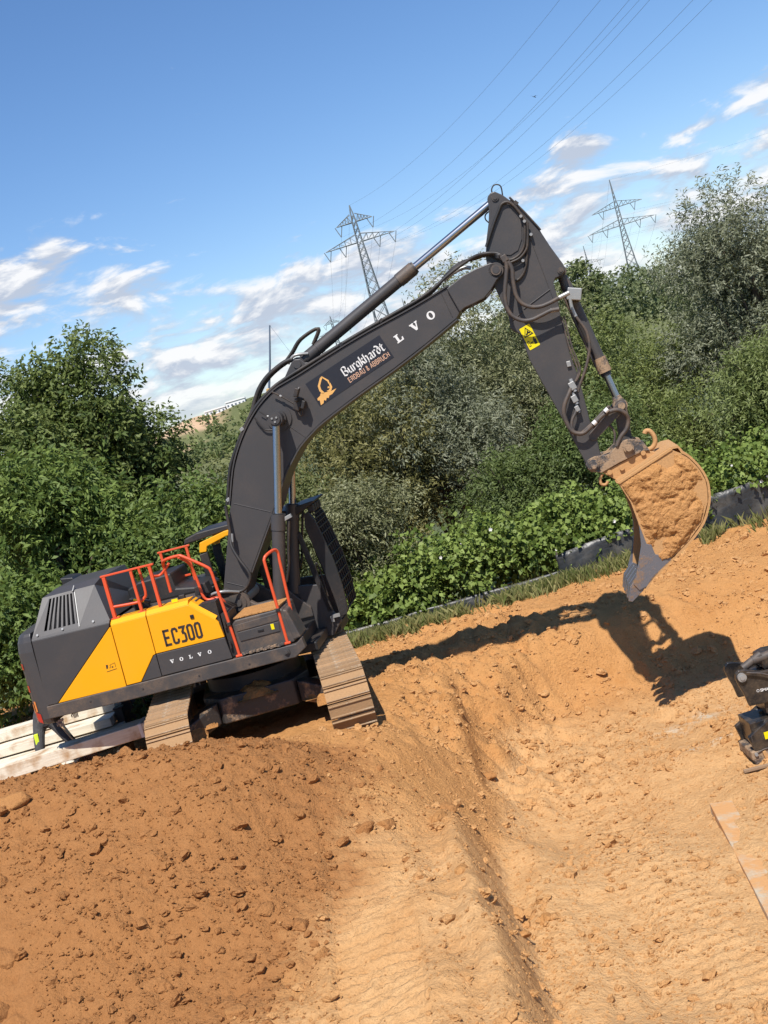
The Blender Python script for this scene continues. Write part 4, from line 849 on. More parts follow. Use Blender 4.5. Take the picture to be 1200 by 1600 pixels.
# chamfered yellow top edge
def chamfer(name, a, b, h=.055, ins=.07, mat='yellow'):
    (x0, z0), (x1, z1) = a, b; dx, dz = x1 - x0, z1 - z0; l_ = math.hypot(dx, dz); nx, nz = -dz / l_, dx / l_
    V = [(x0, YS + .004, z0), (x1, YS + .004, z1), (x1 + nx * h, YS + ins, z1 + nz * h), (x0 + nx * h, YS + ins, z0 + nz * h), (x0, YS + .06, z0), (x1, YS + .06, z1), (x1 + nx * h, YS + ins + .3, z1 + nz * h), (x0 + nx * h, YS + ins + .3, z0 + nz * h)]
    return MB().add(V, [(0, 1, 2, 3), (3, 2, 6, 7), (0, 3, 7, 4), (1, 5, 6, 2), (4, 5, 1, 0)]).build(name, MT[mat], EX)
chamfer('door_edge', (-1.702, 2.227), (-1.172, 2.238)); chamfer('door_edge', (-1.160, 2.240), (-.533, 2.248)); chamfer('door_edge', (-.531, 2.247), (-.207, 1.958), .05, .06)
chamfer('door_edge', (-2.90, 2.27), (-1.712, 2.264), .03, .03, 'grey')
MB().span((-2.88, YS + .055, 1.31), (-.15, YS + .3, 2.2)).build('inner_wall', MT['black'], EX)
MB().span((-.13, YS + .06, 1.37), (-.02, YS + .5, 2.0)).build('inner_wall', MT['black'], EX)
for z in (1.5, 1.8): MB().cyl((-.10, YS + .02, z), (-.10, YS + .02, z + .1), .018, n=10).build('hinge', MT['black'], EX)
MB().span((-.545, YS - .018, 2.045), (-.49, YS, 2.10)).build('lock', MT['ink'], EX, .006)
# engine hood with louvres: sloped right face
hood = empty('engine_hood', parent=EX)
def hood_face(x, u):  # u 0 bottom .. 1 top of the sloping face
    return (x, -1.42 + .50 * u, 2.275 + .56 * u)
Hb = [(-2.9, 2.275), (-1.70, 2.30)]
hp = MB(); V = [(-2.90, -1.42, 2.29), (-1.70, -1.42, 2.295), (-1.93, -1.02, 2.80), (-2.72, -1.08, 2.80),
                (-2.60, -.80, 2.86), (-1.90, -.78, 2.86), (-1.80, -.60, 2.83), (-1.72, -.9, 2.62), (-2.9, .4, 2.28), (-2.62, .3, 2.86), (-1.88, .3, 2.86), (-1.7, .4, 2.3)]
hp.add(V, [(3, 2, 5, 4), (0, 3, 4, 9, 8), (4, 5, 10, 9), (1, 11, 10, 5, 2), (8, 9, 10, 11)])
# face with the grille opening: four strips round it
def FA(x, u): a = (-2.90 + (x - 0) * 1.20); lo = Vector((-2.90 + 1.20 * x, -1.42, 2.29 + .005 * x)); hi = Vector((-2.72 + .79 * x, -1.08 + .06 * x, 2.80)); return lo.lerp(hi, u)
gx0, gx1, gu0, gu1 = .145, .60, .13, .93
for a, b, c, d in ((0, gx0, 0, 1), (gx1, 1, 0, 1), (gx0, gx1, 0, gu0), (gx0, gx1, gu1, 1)): hp.add([FA(a, c), FA(b, c), FA(b, d), FA(a, d)], [(0, 1, 2, 3)])
hp.build('hood_shell', MT['grey'], hood)
MB().add([FA(gx0 - .02, gu0 - .02) + Vector((0, .09, -.03)), FA(gx1 + .02, gu0 - .02) + Vector((0, .09, -.03)), FA(gx1 + .02, gu1 + .02) + Vector((0, .09, -.03)), FA(gx0 - .02, gu1 + .02) + Vector((0, .09, -.03))], [(0, 1, 2, 3)]).build('grille_backing', MT['ink'], hood)
for j in range(7):
    a = gx0 + (gx1 - gx0) * (j + .62) / 7.2; w_ = .026
    p = [FA(a, gu0), FA(a + w_, gu0), FA(a + w_, gu1), FA(a, gu1)]; nb_ = Vector((.02, .075, -.02))
    MB().add([*p, p[0] + nb_, p[1] + nb_ * .4, p[2] + nb_ * .4, p[3] + nb_], [(0, 1, 2, 3), (1, 5, 6, 2), (0, 3, 7, 4), (4, 5, 1, 0), (3, 2, 6, 7)]).build('slat', MT['grey'], hood)
MB().tube([FA(gx1 - .01, .96) + Vector((0, -.02, .01)), FA(gx1 + .025, 1.09) + Vector((0, -.01, .01))], .011, 6, 1).build('hood_grip', MT['steel'], hood)
MB().add([FA(gx1 + .01, .04) + Vector((0, -.012, 0)), FA(gx1 + .022, .04) + Vector((0, -.012, 0)), FA(gx1 + .022, .95) + Vector((0, -.012, 0)), FA(gx1 + .01, .95) + Vector((0, -.012, 0))], [(0, 1, 2, 3)]).build('grille_trim', MT['steel'], hood)
for x in (.07, .4, .8): MB().cyl(FA(x, .06) + Vector((0, .01, 0)), FA(x, .06) + Vector((0, -.018, .012)), .018, n=10).build('hood_bolt', MT['steel'], hood)
MB().prism([(-2.945, 2.90), (-2.74, 2.87), (-2.62, 2.66), (-2.90, 2.66)], .25, .65).build('exhaust_cowl', MT['black'], EX, .02)
# machinery deck behind the doors
mb = MB(); mb.span((-1.7, -1.30, 2.2), (-.45, -.15, 2.262)); mb.build('walkway', MT['grey_dusty'], EX, .008)
for k in range(9): MB().span((-1.62 + k * .12, -1.25, 2.265), (-1.55 + k * .12, -.95, 2.278)).build('anti_slip_pad', MT['black'], EX)
MB().prism([(-1.69, 2.26), (-1.69, 2.55), (-1.5, 2.62), (-.98, 2.64), (-.95, 2.40), (-.6, 2.34), (-.5, 2.26)], -.45, .45).build('air_duct_cover', MT['black'], EX, .03)
MB().cyl((-1.42, -.75, 2.27), (-1.42, -.75, 2.40), .12, n=20).cyl((-1.42, -.75, 2.40), (-1.42, -.75, 2.45), .07, n=16).build('filter_can', MT['black'], EX)
MB().box((-1.36, -.95, 2.41), (.30, .10, .035), M=Matrix.Rotation(.35, 3, 'Y')).build('grab_plate', MT['black'], EX, .008); MB().box((-1.36, -1.002, 2.42), (.16, .004, .03), M=Matrix.Rotation(.35, 3, 'Y')).build('warning_sticker', MT['label_yellow'], EX)
MB().prism([(-.58, 2.26), (-.56, 2.39), (-.39, 2.42), (-.36, 2.26)], -.85, -.6).build('black_box', MT['black'], EX, .012)
MB().span((-.78, -1.02, 2.262), (-.68, -.96, 2.35)).build('tank_cap', MT['black'], EX, .01); MB().span((-.79, -1.31, 2.31), (-.70, -1.30, 2.355)).build('warning_sticker', MT['label_yellow'], EX)
for yy in (-.58, .47): MB().prism([(-.45, 1.35), (-.45, 2.18), (-.2, 2.22), (.02, 2.05), (.2, 1.9), (.42, 1.9), (.75, 1.5), (.75, 1.35)], yy, yy + .11).build('boom_bracket', MT['grey_dusty'], EX, .015)
for r_ in (.17, .12, .05): MB().cyl((-.05, -.58 - (.2 - r_) * .3, 1.98), (-.05, -.5, 1.98), r_, n=26).build('boom_foot_pin', MT['grey_dusty'], EX)
MB().cyl((-.05, -.5, 1.98), (-.05, .5, 1.98), .09, n=16).build('boom_foot_pin', MT['steel'], EX)
MB().tube([(-.40, -.75, 2.2), (-.30, -.8, 2.23), (-.15, -.8, 2.22), (.0, -.62, 2.14)], .022, 8, 4).build('hose', MT['steel'], EX)
MB().tube([(-.42, -.70, 2.12), (-.32, -.92, 2.17), (-.20, -.92, 2.14), (-.16, -.8, 1.95)], .03, 8, 4).build('hose', MT['red'], EX)
for k in range(5): MB().tube([(-.55 + .05 * k, -1.2 + .06 * k, 2.0), (-.3 + .03 * k, -1.15 + .07 * k, 2.17 - .02 * k), (-.08, -1.0 + .1 * k, 1.95)], .02, 6, 4).build('hose', MT['rubber'], EX)
MB().span((-2.9, .5, 1.3), (-.8, 1.42, 2.3)).build('far_side_body', MT['grey'], EX, .02)
# step box with handrail in front
tb = MB().prism([(.0, 1.36), (-.01, 1.82), (.05, 1.87), (.66, 1.88), (.75, 1.87), (.80, 1.375)], YS + .05, -.62).build('tool_box', MT['grey_dusty'], EX, .02)
panel('box_lid', [(.034, 1.69), (.052, 1.56), (.64, 1.572), (.655, 1.71)], 'grey', YS + .036, YS + .05, .006).parent = tb
panel('box_lid', [(.03, 1.705), (.656, 1.725), (.66, 1.83), (.03, 1.80)], 'grey_dusty', YS + .04, YS + .05, .006).parent = tb
MB().span((.33, YS + .025, 1.63), (.42, YS + .036, 1.665)).build('handle', MT['ink'], tb, .006)
MB().span((.53, YS + .031, 1.62), (.575, YS + .036, 1.70)).build('warning_sticker', MT['label_yellow'], tb)
st = MB()
for k in range(12): st.box((.06 + k * .052, YS + .03, 1.385 + (.010 if k % 2 else 0)), (.05, .10, .03))
st.build('step_tread', MT['mud_part'], EX)
MB().span((.03, YS + .06, 1.885), (.70, -.66, 1.90)).build('dust_layer', MT['soil'], EX)
MB().prism([(.69, 1.38), (.73, 1.86), (.80, 1.84), (.90, 1.42)], YS + .06, -.9).build('box_cheek', MT['grey_dusty'], EX, .02)
# handrails
def rail(paths, r=.022, parent=EX):
    mb = MB()
    for p in paths: mb.tube(p, r, 10, 5)
    return mb.build('handrail', MT['red'], parent)
y = -1.33
mb = MB(); mb.box((-1.293, y, 2.915), (.80, .055, .026)).box((-1.65, y, 2.60), (.05, .05, .60)).box((-1.242, y, 2.60), (.04, .04, .60)).box((-.958, y, 2.61), (.045, .045, .62)).span((-1.70, y - .04, 2.285), (-1.58, y + .04, 2.30)).span((-1.30, y - .04, 2.285), (-1.18, y + .04, 2.30))
mb.tube([(-1.16, y + .12, 2.90), (-1.155, y + .12, 2.55), (-1.20, y + .12, 2.46), (-1.30, y + .10, 2.425), (-1.64, y, 2.455)], .021, 8, 6)
mb.tube([(-.958, y, 2.75), (-.90, y + .08, 2.725), (-.83, y + .1, 2.75), (-.70, y + .1, 2.86)], .02, 8, 6); mb.build('handrail', MT['red'], EX, .004)
mb = MB(); mb.box((-1.03, .2, 2.915), (.52, .05, .026)).box((-1.245, .2, 2.6), (.042, .042, .62)).box((-.825, .2, 2.6), (.042, .042, .62)).box((-.97, .2, 2.475), (.2, .03, .03)); mb.build('handrail', MT['red'], EX, .004)
rail([[(-.80, -1.2, 2.45), (-.79, -1.22, 2.78), (-.77, -1.28, 2.89), (-.68, -1.36, 2.935), (-.50, -1.39, 2.945), (-.42, -1.40, 2.915), (-.14, -1.40, 2.70), (-.095, -1.40, 2.62), (-.08, -1.40, 2.45), (-.035, -1.40, 1.72), (-.017, -1.41, 1.37)],
      [(-.52, -1.3, 2.92), (-.47, -1.05, 2.76), (-.44, -1.0, 2.5), (-.42, -1.0, 2.27), (-.37, -1.0, 2.19), (-.26, -1.0, 2.18)]])
rail([[(.695, -1.40, 1.385), (.69, -1.40, 1.85), (.682, -1.40, 2.5), (.69, -1.39, 2.61), (.73, -1.34, 2.655), (.80, -1.16, 2.675), (.83, -1.1, 2.63), (.825, -1.1, 2.5), (.80, -1.1, 1.9), (.79, -1.1, 1.40)]])
for p in ((.695, -1.40, 1.385), (-.017, -1.41, 1.37)): MB().box(p, (.10, .06, .03)).build('rail_foot', MT['red'], EX, .006)
for p in ((.686, -1.40, 1.87), (-.045, -1.40, 1.84)): MB().box(p, (.055, .07, .05)).build('rail_clamp', MT['black'], EX, .006)

# lettering on the doors
def pt(s_): return [tuple(map(float, q.split(','))) for q in s_.split()]
GL = {'E': ['.0,.0 .0,1.', '-.07,.93 .36,.93', '-.07,.07 .36,.07', '.0,.5 .30,.5'],
      'C': ['.30,.70 .30,.84 .23,.93 .07,.93 .0,.84 .0,.16 .07,.07 .23,.07 .30,.16 .30,.30'],
      '3': ['-.06,.93 .30,.93 .13,.60', '.10,.57 .23,.57 .30,.48 .30,.16 .23,.07 -.04,.07'],
      '0': ['.0,.16 .0,.84 .07,.93 .23,.93 .30,.84 .30,.16 .23,.07 .07,.07']}
ink = Ink((-1.0, 1.742), (.225, .001), (.004, .238), YS - .004); u = .06
for ch in 'EC300':
    for st_ in GL[ch]: ink.stroke([(x + u, z) for x, z in pt(st_)], .145, closed=(ch == '0'))
    u += .51 + (.035 if ch == 'E' else 0)
ink.build('model_lettering', MT['dark_print'], EX)
for ch, uu in zip('VOLVO', (0, 2.75, 5.45, 8.0, 10.9)):
    ink = Ink((-1.003, 1.492), (.052, .0006), (.0, .054), YS - .004); volvo(ink, ch, uu); ink.build('maker_lettering', MT['white'], EX)
ink = Ink((-1.945, 1.575), (.155, .004), (.01, .12), YS - .004); ink.stroke([(0, .12), (1, .2)], .05).poly([(.02, .45), (.02, .95), (.22, .9), (.16, .5)]).stroke([(.3, .5), (.42, .5), (.42, .82), (.9, .95), (.92, .4)], .035).ring((.62, .52), .08, .09, .03, .03, 10); ink.build('warning_sticker', MT['dark_print'], EX)

# ------------------------------------------------------------------ cab on the far side
cab = empty('cab', parent=EX)
YC0, YC1 = .52, 1.42
for yy in (YC0, YC1 - .06):
    MB().prism([(-.72, 1.3), (-.76, 2.70), (-.62, 2.72), (-.60, 1.3)], yy, yy + .06).build('rear_pillar', MT['black'], cab, .015)
    MB().prism([(.80, 2.66), (.88, 2.66), (1.06, 1.34), (.97, 1.34)], yy, yy + .06).build('front_pillar', MT['black'], cab, .012)
    MB().prism([(-.70, 1.05), (.55, 1.0), (.98, .975), (1.16, 1.19), (1.06, 1.34), (.98, 1.80), (.62, 1.86), (-.70, 1.9)], yy, yy + .06).build('lower_panel', MT['grey'], cab, .012)
    MB().prism([(.12, 1.86), (.20, 1.86), (.16, 2.80), (.08, 2.80)], yy, yy + .05).build('middle_pillar', MT['black'], cab, .01)
    MB().add([(-.6, yy + .03, 1.88), (.95, yy + .03, 1.82), (.84, yy + .03, 2.66), (-.62, yy + .03, 2.72)], [(0, 1, 2, 3)]).build('window', MT['glass'], cab)
    MB().prism([(-.745, 2.73), (-.70, 2.88), (-.28, 2.965), (.2, 2.985), (.55, 2.98), (.55, 2.89), (-.26, 2.885), (-.60, 2.80), (-.63, 2.72)], yy - .012, yy + .05).build('roof_edge', MT['yellow'], cab, .01)
MB().prism([(-.97, 2.90), (-.93, 2.99), (-.72, 3.04), (-.34, 3.05), (.6, 3.06), (.95, 3.0), (.95, 2.93), (-.2, 2.97), (-.70, 2.92)], YC0 + .04, YC1).build('roof', MT['black'], cab, .02)
MB().prism([(.83, 3.06), (1.21, 3.09), (1.21, 3.06), (.9, 2.93)], YC0 - .03, YC1 + .03).build('visor', MT['black'], cab, .008)
for k in range(4): MB().box((1.12, YC0 + .12 + k * .2, 2.97), (.10, .10, .12)).build('work_lamp', MT['black'], cab, .015)
MB().span((.93, YC0 - .02, 3.0), (1.0, YC0 + .01, 3.035)).build('marker_lamp', MT['label_yellow'], cab)
MB().span((-.72, YC0 + .06, 1.0), (1.1, YC1 - .06, 1.12)).build('floor', MT['black'], cab)
# curved front guard: two side rails and bars between them
oc = [(1.10, 2.93), (1.16, 2.80), (1.21, 2.55), (1.285, 2.12), (1.315, 1.70), (1.305, 1.33), (1.18, 1.22)]; ic = [(1.02, 2.93), (.99, 2.72), (1.03, 2.40), (1.085, 2.05), (1.135, 1.60), (1.16, 1.23)]
gd = empty('front_guard', parent=None); gd.parent = EX
for yy in (YC0 - .06, YC1): MB().prism(oc + ic[::-1], yy, yy + .04).build('guard_cheek', MT['black'], gd, .008)
for k in range(15):
    u = k / 14; q = spline([Vector((a, 0, b)) for a, b in oc[:-1]], 6); p = q[int(u * (len(q) - 1))]; MB().box((p.x - .015, (YC0 + YC1) / 2, p.z), (.02, YC1 - YC0 + .1, .014)).build('guard_bar', MT['black'], gd)
for k in range(5):
    yy = YC0 + .1 + k * .18; MB().tube([(a - .03, yy, b) for a, b in oc[:-1]], .010, 6, 3).build('guard_bar', MT['black'], gd)
for k in range(7): MB().box((1.17 + .018 * k, YC0 - .068, 1.40 - .002 * k), (.008, .012, .25), M=Matrix.Rotation(.06, 3, 'Y')).build('cheek_louvre', MT['grey'], gd)
MB().tube([(.98, YC0 - .03, 1.95), (.99, YC0 - .06, 2.10), (1.03, YC0 - .06, 2.11), (1.05, YC0 - .03, 1.6)], .012, 6, 5).build('grab_handle', MT['black'], cab)
MB().box((1.1, YC0 - .05, 1.28), (.12, .05, .05)).box((1.03, YC0 - .05, 1.24), (.05, .04, .09)).build('step_bracket', MT['steel'], cab)
seat = MB(); seat.box((-.1, 1.0, 1.55), (.5, .5, .14)).box((-.34, 1.0, 1.95), (.14, .48, .75)); seat.build('driver_seat', MT['black'], cab, .04)
for k in range(4): MB().tube([(-.32, .46 - .02 * k, 2.3 - .05 * k), (-.28, .42, 2.28 - .05 * k), (-.24, .46 - .02 * k, 2.3 - .05 * k)], .012, 6, 4).build('spring_hose', MT['rubber'], cab)
MB().tube([(-.2, .44, 2.75), (-.28, .4, 2.6), (-.33, .4, 2.4), (-.30, .42, 2.32)], .012, 6, 5).build('mirror_bracket', MT['steel'], cab)
# ------------------------------------------------------------------ boom
BO = [(-.29, 2.19), (-.25, 2.30), (.155, 3.39), (.191, 3.476), (.354, 3.897), (.525, 4.188), (.732, 4.453), (.971, 4.678), (1.24, 4.845), (1.45, 4.91), (1.689, 4.975), (2.239, 5.146), (2.778, 5.296), (3.531, 5.475), (4.05, 5.625)]
BI = [(4.13, 5.24), (4.05, 5.16), (3.55, 4.93), (3.017, 4.706), (2.399, 4.474), (1.823, 4.237), (1.6, 4.115), (1.38, 3.965), (1.22, 3.80), (1.09, 3.655), (.96, 3.47), (.86, 3.30), (.726, 3.104), (.193, 2.351), (.02, 2.045), (-.12, 1.95), (-.24, 2.03)]
boom = MB().prism(BO + BI, -.34, .34).build('boom', MT['grey'], EX, .012)
# flange plates standing proud along the top and belly of the box section
def strip(name, path, off, wid, th, mat, parent):
    mb = MB(); P = [Vector((a, 0, b)) for a, b in path]; V = []; n = len(P)
    for i, p in enumerate(P):
        d = (P[min(i + 1, n - 1)] - P[max(i - 1, 0)]).normalized(); nn = Vector((-d.z, 0, d.x)) * off
        for yy in (-wid, wid):
            for s_ in (0, 1): q = p + nn * (1 + s_ * th); V.append((q.x, yy, q.z))
    F = []
    for i in range(n - 1):
        a, b = 4 * i, 4 * i + 4; F += [(a, b, b + 1, a + 1), (a + 2, a + 3, b + 3, b + 2), (a + 1, b + 1, b + 3, a + 3), (a, a + 2, b + 2, b)]
    F += [(0, 1, 3, 2), (4 * n - 4, 4 * n - 2, 4 * n - 1, 4 * n - 3)]
    return mb.add(V, F).build(name, MT[mat], parent)
strip('belly_plate', [(v.x, v.z) for v in spline([Vector((a, 0, b)) for a, b in BI[1:-3]], 3)], .004, .362, 5, 'grey', boom)
strip('top_plate', [(v.x, v.z) for v in spline([Vector((a, 0, b)) for a, b in BO[2:]], 3)], .004, .362, 5, 'grey', boom)
# boom nose: fork that carries the arm
for yy in (-.40, .30):
    MB().prism([(4.02, 5.60), (4.30, 5.72), (4.50, 5.765), (4.70, 5.785), (4.81, 5.745), (4.85, 5.66), (4.84, 5.60), (4.73, 5.53), (4.62, 5.42), (4.50, 5.335), (4.35, 5.30), (4.20, 5.275), (4.12, 5.235)], yy, yy + .10).build('boom_nose', MT['grey'], boom, .012)
    for r_, e in ((.105, .0), (.075, .025), (.05, .03)): MB().cyl((4.755, yy - e, 5.672), (4.755, yy + .10 + e, 5.672), r_, n=28).build('arm_pin', MT['grey_dusty'] if r_ != .05 else MT['grey'], boom)
def seam(p, q, yy=-.342, r=.006, parent=None, mat='grey'): return MB().tube([(p[0], yy, p[1]), (q[0], yy, q[1])], r, 6, 1).build('weld_seam', MT[mat], parent or boom)
seam((.21, 3.40), (.71, 3.145)); seam((-.218, 2.29), (.034, 2.162)); seam((1.308, 4.304), (1.52, 4.063)); seam((4.06, 5.60), (4.13, 5.26), r=.008); seam((3.93, 5.56), (4.0, 5.20), r=.006)
# pin boss of the lift cylinders
for s_ in (-1, 1):
    MB().cyl((1.205, s_ * .33, 4.442), (1.205, s_ * .365, 4.442), .185, n=40).build('boss_plate', MT['grey'], boom, .006)
    MB().cyl((1.205, s_ * .36, 4.442), (1.205, s_ * .44, 4.442), .115, n=32).build('boss', MT['grey'], boom, .006)
    MB().cyl((1.205, s_ * .40, 4.442), (1.205, s_ * .70, 4.442), .078, n=28).build('lift_pin', MT['grey'], boom, .008)
    for k in range(3): a = k * 2.09 + .5; MB().cyl((1.205 + .038 * math.cos(a), s_ * .70, 4.442 + .038 * math.sin(a)), (1.205 + .038 * math.cos(a), s_ * .715, 4.442 + .038 * math.sin(a)), .016, n=6).build('bolt', MT['steel'], boom)
# lift cylinders
base_, top_ = Vector((.50, 0, 1.65)), Vector((1.205, 0, 4.442)); dr = (top_ - base_).normalized(); ln = (top_ - base_).length
for s_ in (-1, 1):
    yv = Vector((0, s_ * .58, 0)); g_ = base_ + dr * 1.50
    c = MB().cyl(base_ + yv + dr * .05, g_ + yv, .098, n=28).build('lift_cylinder', MT['grey'], EX)
    MB().cyl(g_ + yv - dr * .23, g_ + yv, .108, n=28).build('gland', MT['grey'], c, .006); MB().cyl(g_ + yv, g_ + yv + dr * .012, .085, n=24).build('gland', MT['black'], c)
    MB().cyl(g_ + yv, top_ + yv - dr * .06, .056, n=24).build('rod', MT['chrome'], c)
    MB().cyl((top_.x, s_ * .50, top_.z), (top_.x, s_ * .66, top_.z), .105, n=28).build('rod_eye', MT['grey'], c, .008)
    MB().cyl((base_.x, s_ * .48, base_.z), (base_.x, s_ * .68, base_.z), .13, n=24).build('base_eye', MT['black'], c)
    px = Vector((.14, 0, -.02)); MB().tube([g_ + yv + px - dr * .12 + Vector((.02, -s_ * .0, 0)), g_ + yv + px - dr * .5, base_ + yv + px + dr * .75, base_ + yv + px + dr * .5 - Vector((.04, 0, 0))], .020, 8, 4).build('oil_pipe', MT['black'], c)
    MB().box(g_ + yv + px - dr * .06, (.12, .07, .055), M=Matrix.Rotation(-.25, 3, 'Y')).build('pipe_clamp', MT['steel'], c, .006)
# arm cylinder on top of the boom
for yy in (-.2, .13): MB().prism([(1.36, 4.93), (1.56, 5.17), (1.62, 5.205), (1.70, 5.19), (1.76, 5.12), (2.06, 5.09), (2.1, 5.06)], yy, yy + .07).build('cylinder_lug', MT['grey'], boom, .01)
a_, b_ = Vector((1.64, 0, 5.13)), Vector((4.972, 0, 6.646)); dr = (b_ - a_).normalized(); gl = a_ + dr * 2.19
ac = MB().cyl(a_ + dr * .08, gl, .093, n=32).build('arm_cylinder', MT['grey'], EX)
MB().cyl((1.64, -.22, 5.13), (1.64, .22, 5.13), .06, n=20).cyl((1.64, -.12, 5.13), (1.64, .12, 5.13), .10, n=20).build('cylinder_eye', MT['grey'], ac)
MB().cyl(gl - dr * .30, gl - dr * .02, .104, n=32).cyl(gl - dr * .02, gl + dr * .012, .09, n=32).build('gland', MT['grey_dusty'], ac, .006); MB().cyl(a_ + dr * .36, a_ + dr * .42, .099, n=32).cyl(a_ + dr * .13, a_ + dr * .15, .097, n=32).build('band', MT['grey'], ac)
MB().cyl(gl, b_ - dr * .07, .058, n=28).build('rod', MT['chrome'], ac); MB().cyl((b_.x, -.12, b_.z), (b_.x, .12, b_.z), .10, n=24).build('rod_eye', MT['grey'], ac)
for k in range(2): off = Vector((0, -.06 + .12 * k, .12)); MB().tube([a_ + dr * .3 + off * .8 , a_ + dr * .45 + off + Vector((0, 0, .12)), a_ + dr * .15 + off + Vector((-.02, 0, .16)), a_ - dr * .05 + off + Vector((-.02, 0, .08)), a_ - dr * .2 + off + Vector((-.06, 0, .0))], .022, 8, 5).build('hose', MT['rubber'], ac)
MB().tube([(1.50, -.12, 5.17), (1.60, -.14, 5.255), (1.70, -.13, 5.26), (1.82, -.10, 5.24)], .022, 8, 4).build('oil_pipe', MT['steel'], ac)
# hoses and pipes along the boom
for k, (dy, dn, r_) in enumerate(((-.30, .045, .026), (-.22, .05, .024), (-.12, .045, .026), (.0, .045, .022), (.15, .045, .026), (.28, .045, .024))):
    P = [(.10, 3.40), (.13, 3.48), (.287, 3.904), (.473, 4.193), (.68, 4.46), (.92, 4.70), (1.22, 4.885), (1.459, 4.975), (1.741, 5.06), (2.24, 5.205), (2.78, 5.355), (3.53, 5.545)]
    mb = MB(); mb.tube([(a, dy, b + (dn - .045)) for a, b in P], r_, 8, 4); mb.build('oil_pipe' if k else 'hose', MT['rubber'], boom)
for x, z in ((.14, 3.47), (.62, 4.42), (2.35, 5.235), (3.0, 5.415)): MB().box((x, -.30, z), (.06, .07, .05), M=Matrix.Rotation(-.5, 3, 'Y')).build('pipe_clamp', MT['steel'] if x < 1 else MT['black'], boom, .006)
for dy in (-.15, .02): MB().tube([(.64, dy, 4.42), (.80, dy, 4.63), (.90, dy, 4.80), (.985, dy, 4.92), (1.09, dy, 5.02), (1.23, dy, 5.11), (1.43, dy, 5.195), (1.56, dy, 5.22)], .034, 10, 5).build('hose', MT['rubber'], boom)
for k in range(4): dy = -.30 + .12 * k; MB().tube([(3.53, dy, 5.545), (3.80, dy, 5.64), (4.10, dy, 5.79 + .02 * k), (4.30, dy, 5.87 + .02 * k), (4.50, dy - .03, 5.93), (4.66, dy - .10, 5.93), (4.82, -.40, 5.89 - .02 * k), (4.91, -.44, 5.80)], .024, 8, 5).build('hose', MT['rubber'], boom)
MB().tube(xz([(4.0, 5.73), (4.15, 5.80), (4.32, 5.83), (4.42, 5.80)], -.22), .03, 8, 4).build('oil_pipe', MT['steel'], boom)
MB().tube([(.10, -.42, 3.40), (.07, -.44, 3.02), (.05, -.50, 2.82), (.12, -.55, 2.6), (.21, -.58, 2.40), (.21, -.58, 2.29), (.11, -.58, 2.17), (-.01, -.58, 2.14), (-.30, -.62, 2.20)], .024, 8, 5).build('hose', MT['rubber'], boom)
MB().cyl((.075, -.43, 2.98), (.055, -.46, 2.86), .034, n=12).build('hose_fitting', MT['steel'], boom)
MB().tube(xz([(.955, 4.605), (1.048, 4.516), (1.101, 4.495)], -.40), .007, 5, 3).build('grease_pipe', MT['black'], boom); MB().cyl((1.05, -.40, 4.51), (1.10, -.40, 4.495), .014, n=8).build('grease_nipple', MT['steel'], boom)
MB().tube(xz([(.862, 4.535), (.895, 4.441), (.967, 4.329), (1.09, 4.297)], -.385), .012, 6, 4).build('grease_pipe', MT['black'], boom)
# boom lamp on its bracket with cable
lamp = MB().box((1.59, -.55, 4.73), (.06, .14, .13), M=Matrix.Rotation(.5, 3, 'Y')).box((1.55, -.46, 4.63), (.05, .24, .05)).box((1.545, -.40, 4.57), (.10, .10, .20), M=Matrix.Rotation(.6, 3, 'Y')).build('boom_lamp', MT['black'], EX, .012)
MB().box((1.62, -.55, 4.745), (.012, .12, .11), M=Matrix.Rotation(.5, 3, 'Y')).build('lens', MT['steel'], lamp)
MB().box((1.625, -.47, 4.54), (.05, .12, .12), M=Matrix.Rotation(.5, 3, 'Y')).build('second_lamp', MT['black'], lamp, .01)
MB().tube(xz([(1.22, 4.83), (1.32, 4.745), (1.42, 4.65), (1.50, 4.56), (1.52, 4.42), (1.55, 4.40), (1.58, 4.47)], -.42), .013, 6, 5).build('cable', MT['rubber'], lamp)
MB().cyl((1.31, -.42, 4.75), (1.335, -.42, 4.73), .02, n=8).build('cable_clip', MT['steel'], lamp)

# company sticker and lettering on the boom
ex = Vector((2.917 - 1.698, 5.226 - 4.815)); LXX = ex.length; ex = ex / LXX; ez = Vector((-ex.y, ex.x))
org = (1.831, 4.454); SH = .385
ink = Ink(org, ex, ez, -.3455); ink.poly([(0, 0), (LXX, 0), (LXX - .005, SH - .01), (0, SH)]); ink.build('company_sticker', MT['sticker'], boom)
ink = Ink(org, ex, ez, -.3460); ink.stroke([(.52, 0), (.52, SH)], .004); ink.build('sticker_joint', MT['ink'], boom)
# digger emblem: bent boom, arm, bucket and rubble
ink = Ink(org, ex, ez, -.3475)
ink.poly([(.13, .12), (.115, .19), (.135, .26), (.22, .335), (.245, .345), (.262, .325), (.225, .30), (.165, .245), (.15, .19), (.168, .125)])
ink.poly([(.245, .345), (.262, .345), (.315, .245), (.30, .19), (.285, .20), (.29, .24)])
ink.poly([(.29, .205), (.315, .20), (.305, .135), (.265, .10), (.225, .10), (.205, .135), (.235, .125), (.265, .14), (.282, .17)])
ink.poly([(.238, .155), (.25, .175), (.272, .17), (.268, .145)])
ink.poly([(-.0 + .02, .005), (.045, .075), (.02, .085), (.03, .115), (.085, .125), (.11, .15), (.15, .135), (.21, .115), (.26, .095), (.345, .085), (.25, .05), (.20, .055), (.175, .03), (.15, .05), (.12, .02), (.10, .045), (.07, .01)])
ink.build('company_emblem', MT['gold'], boom)
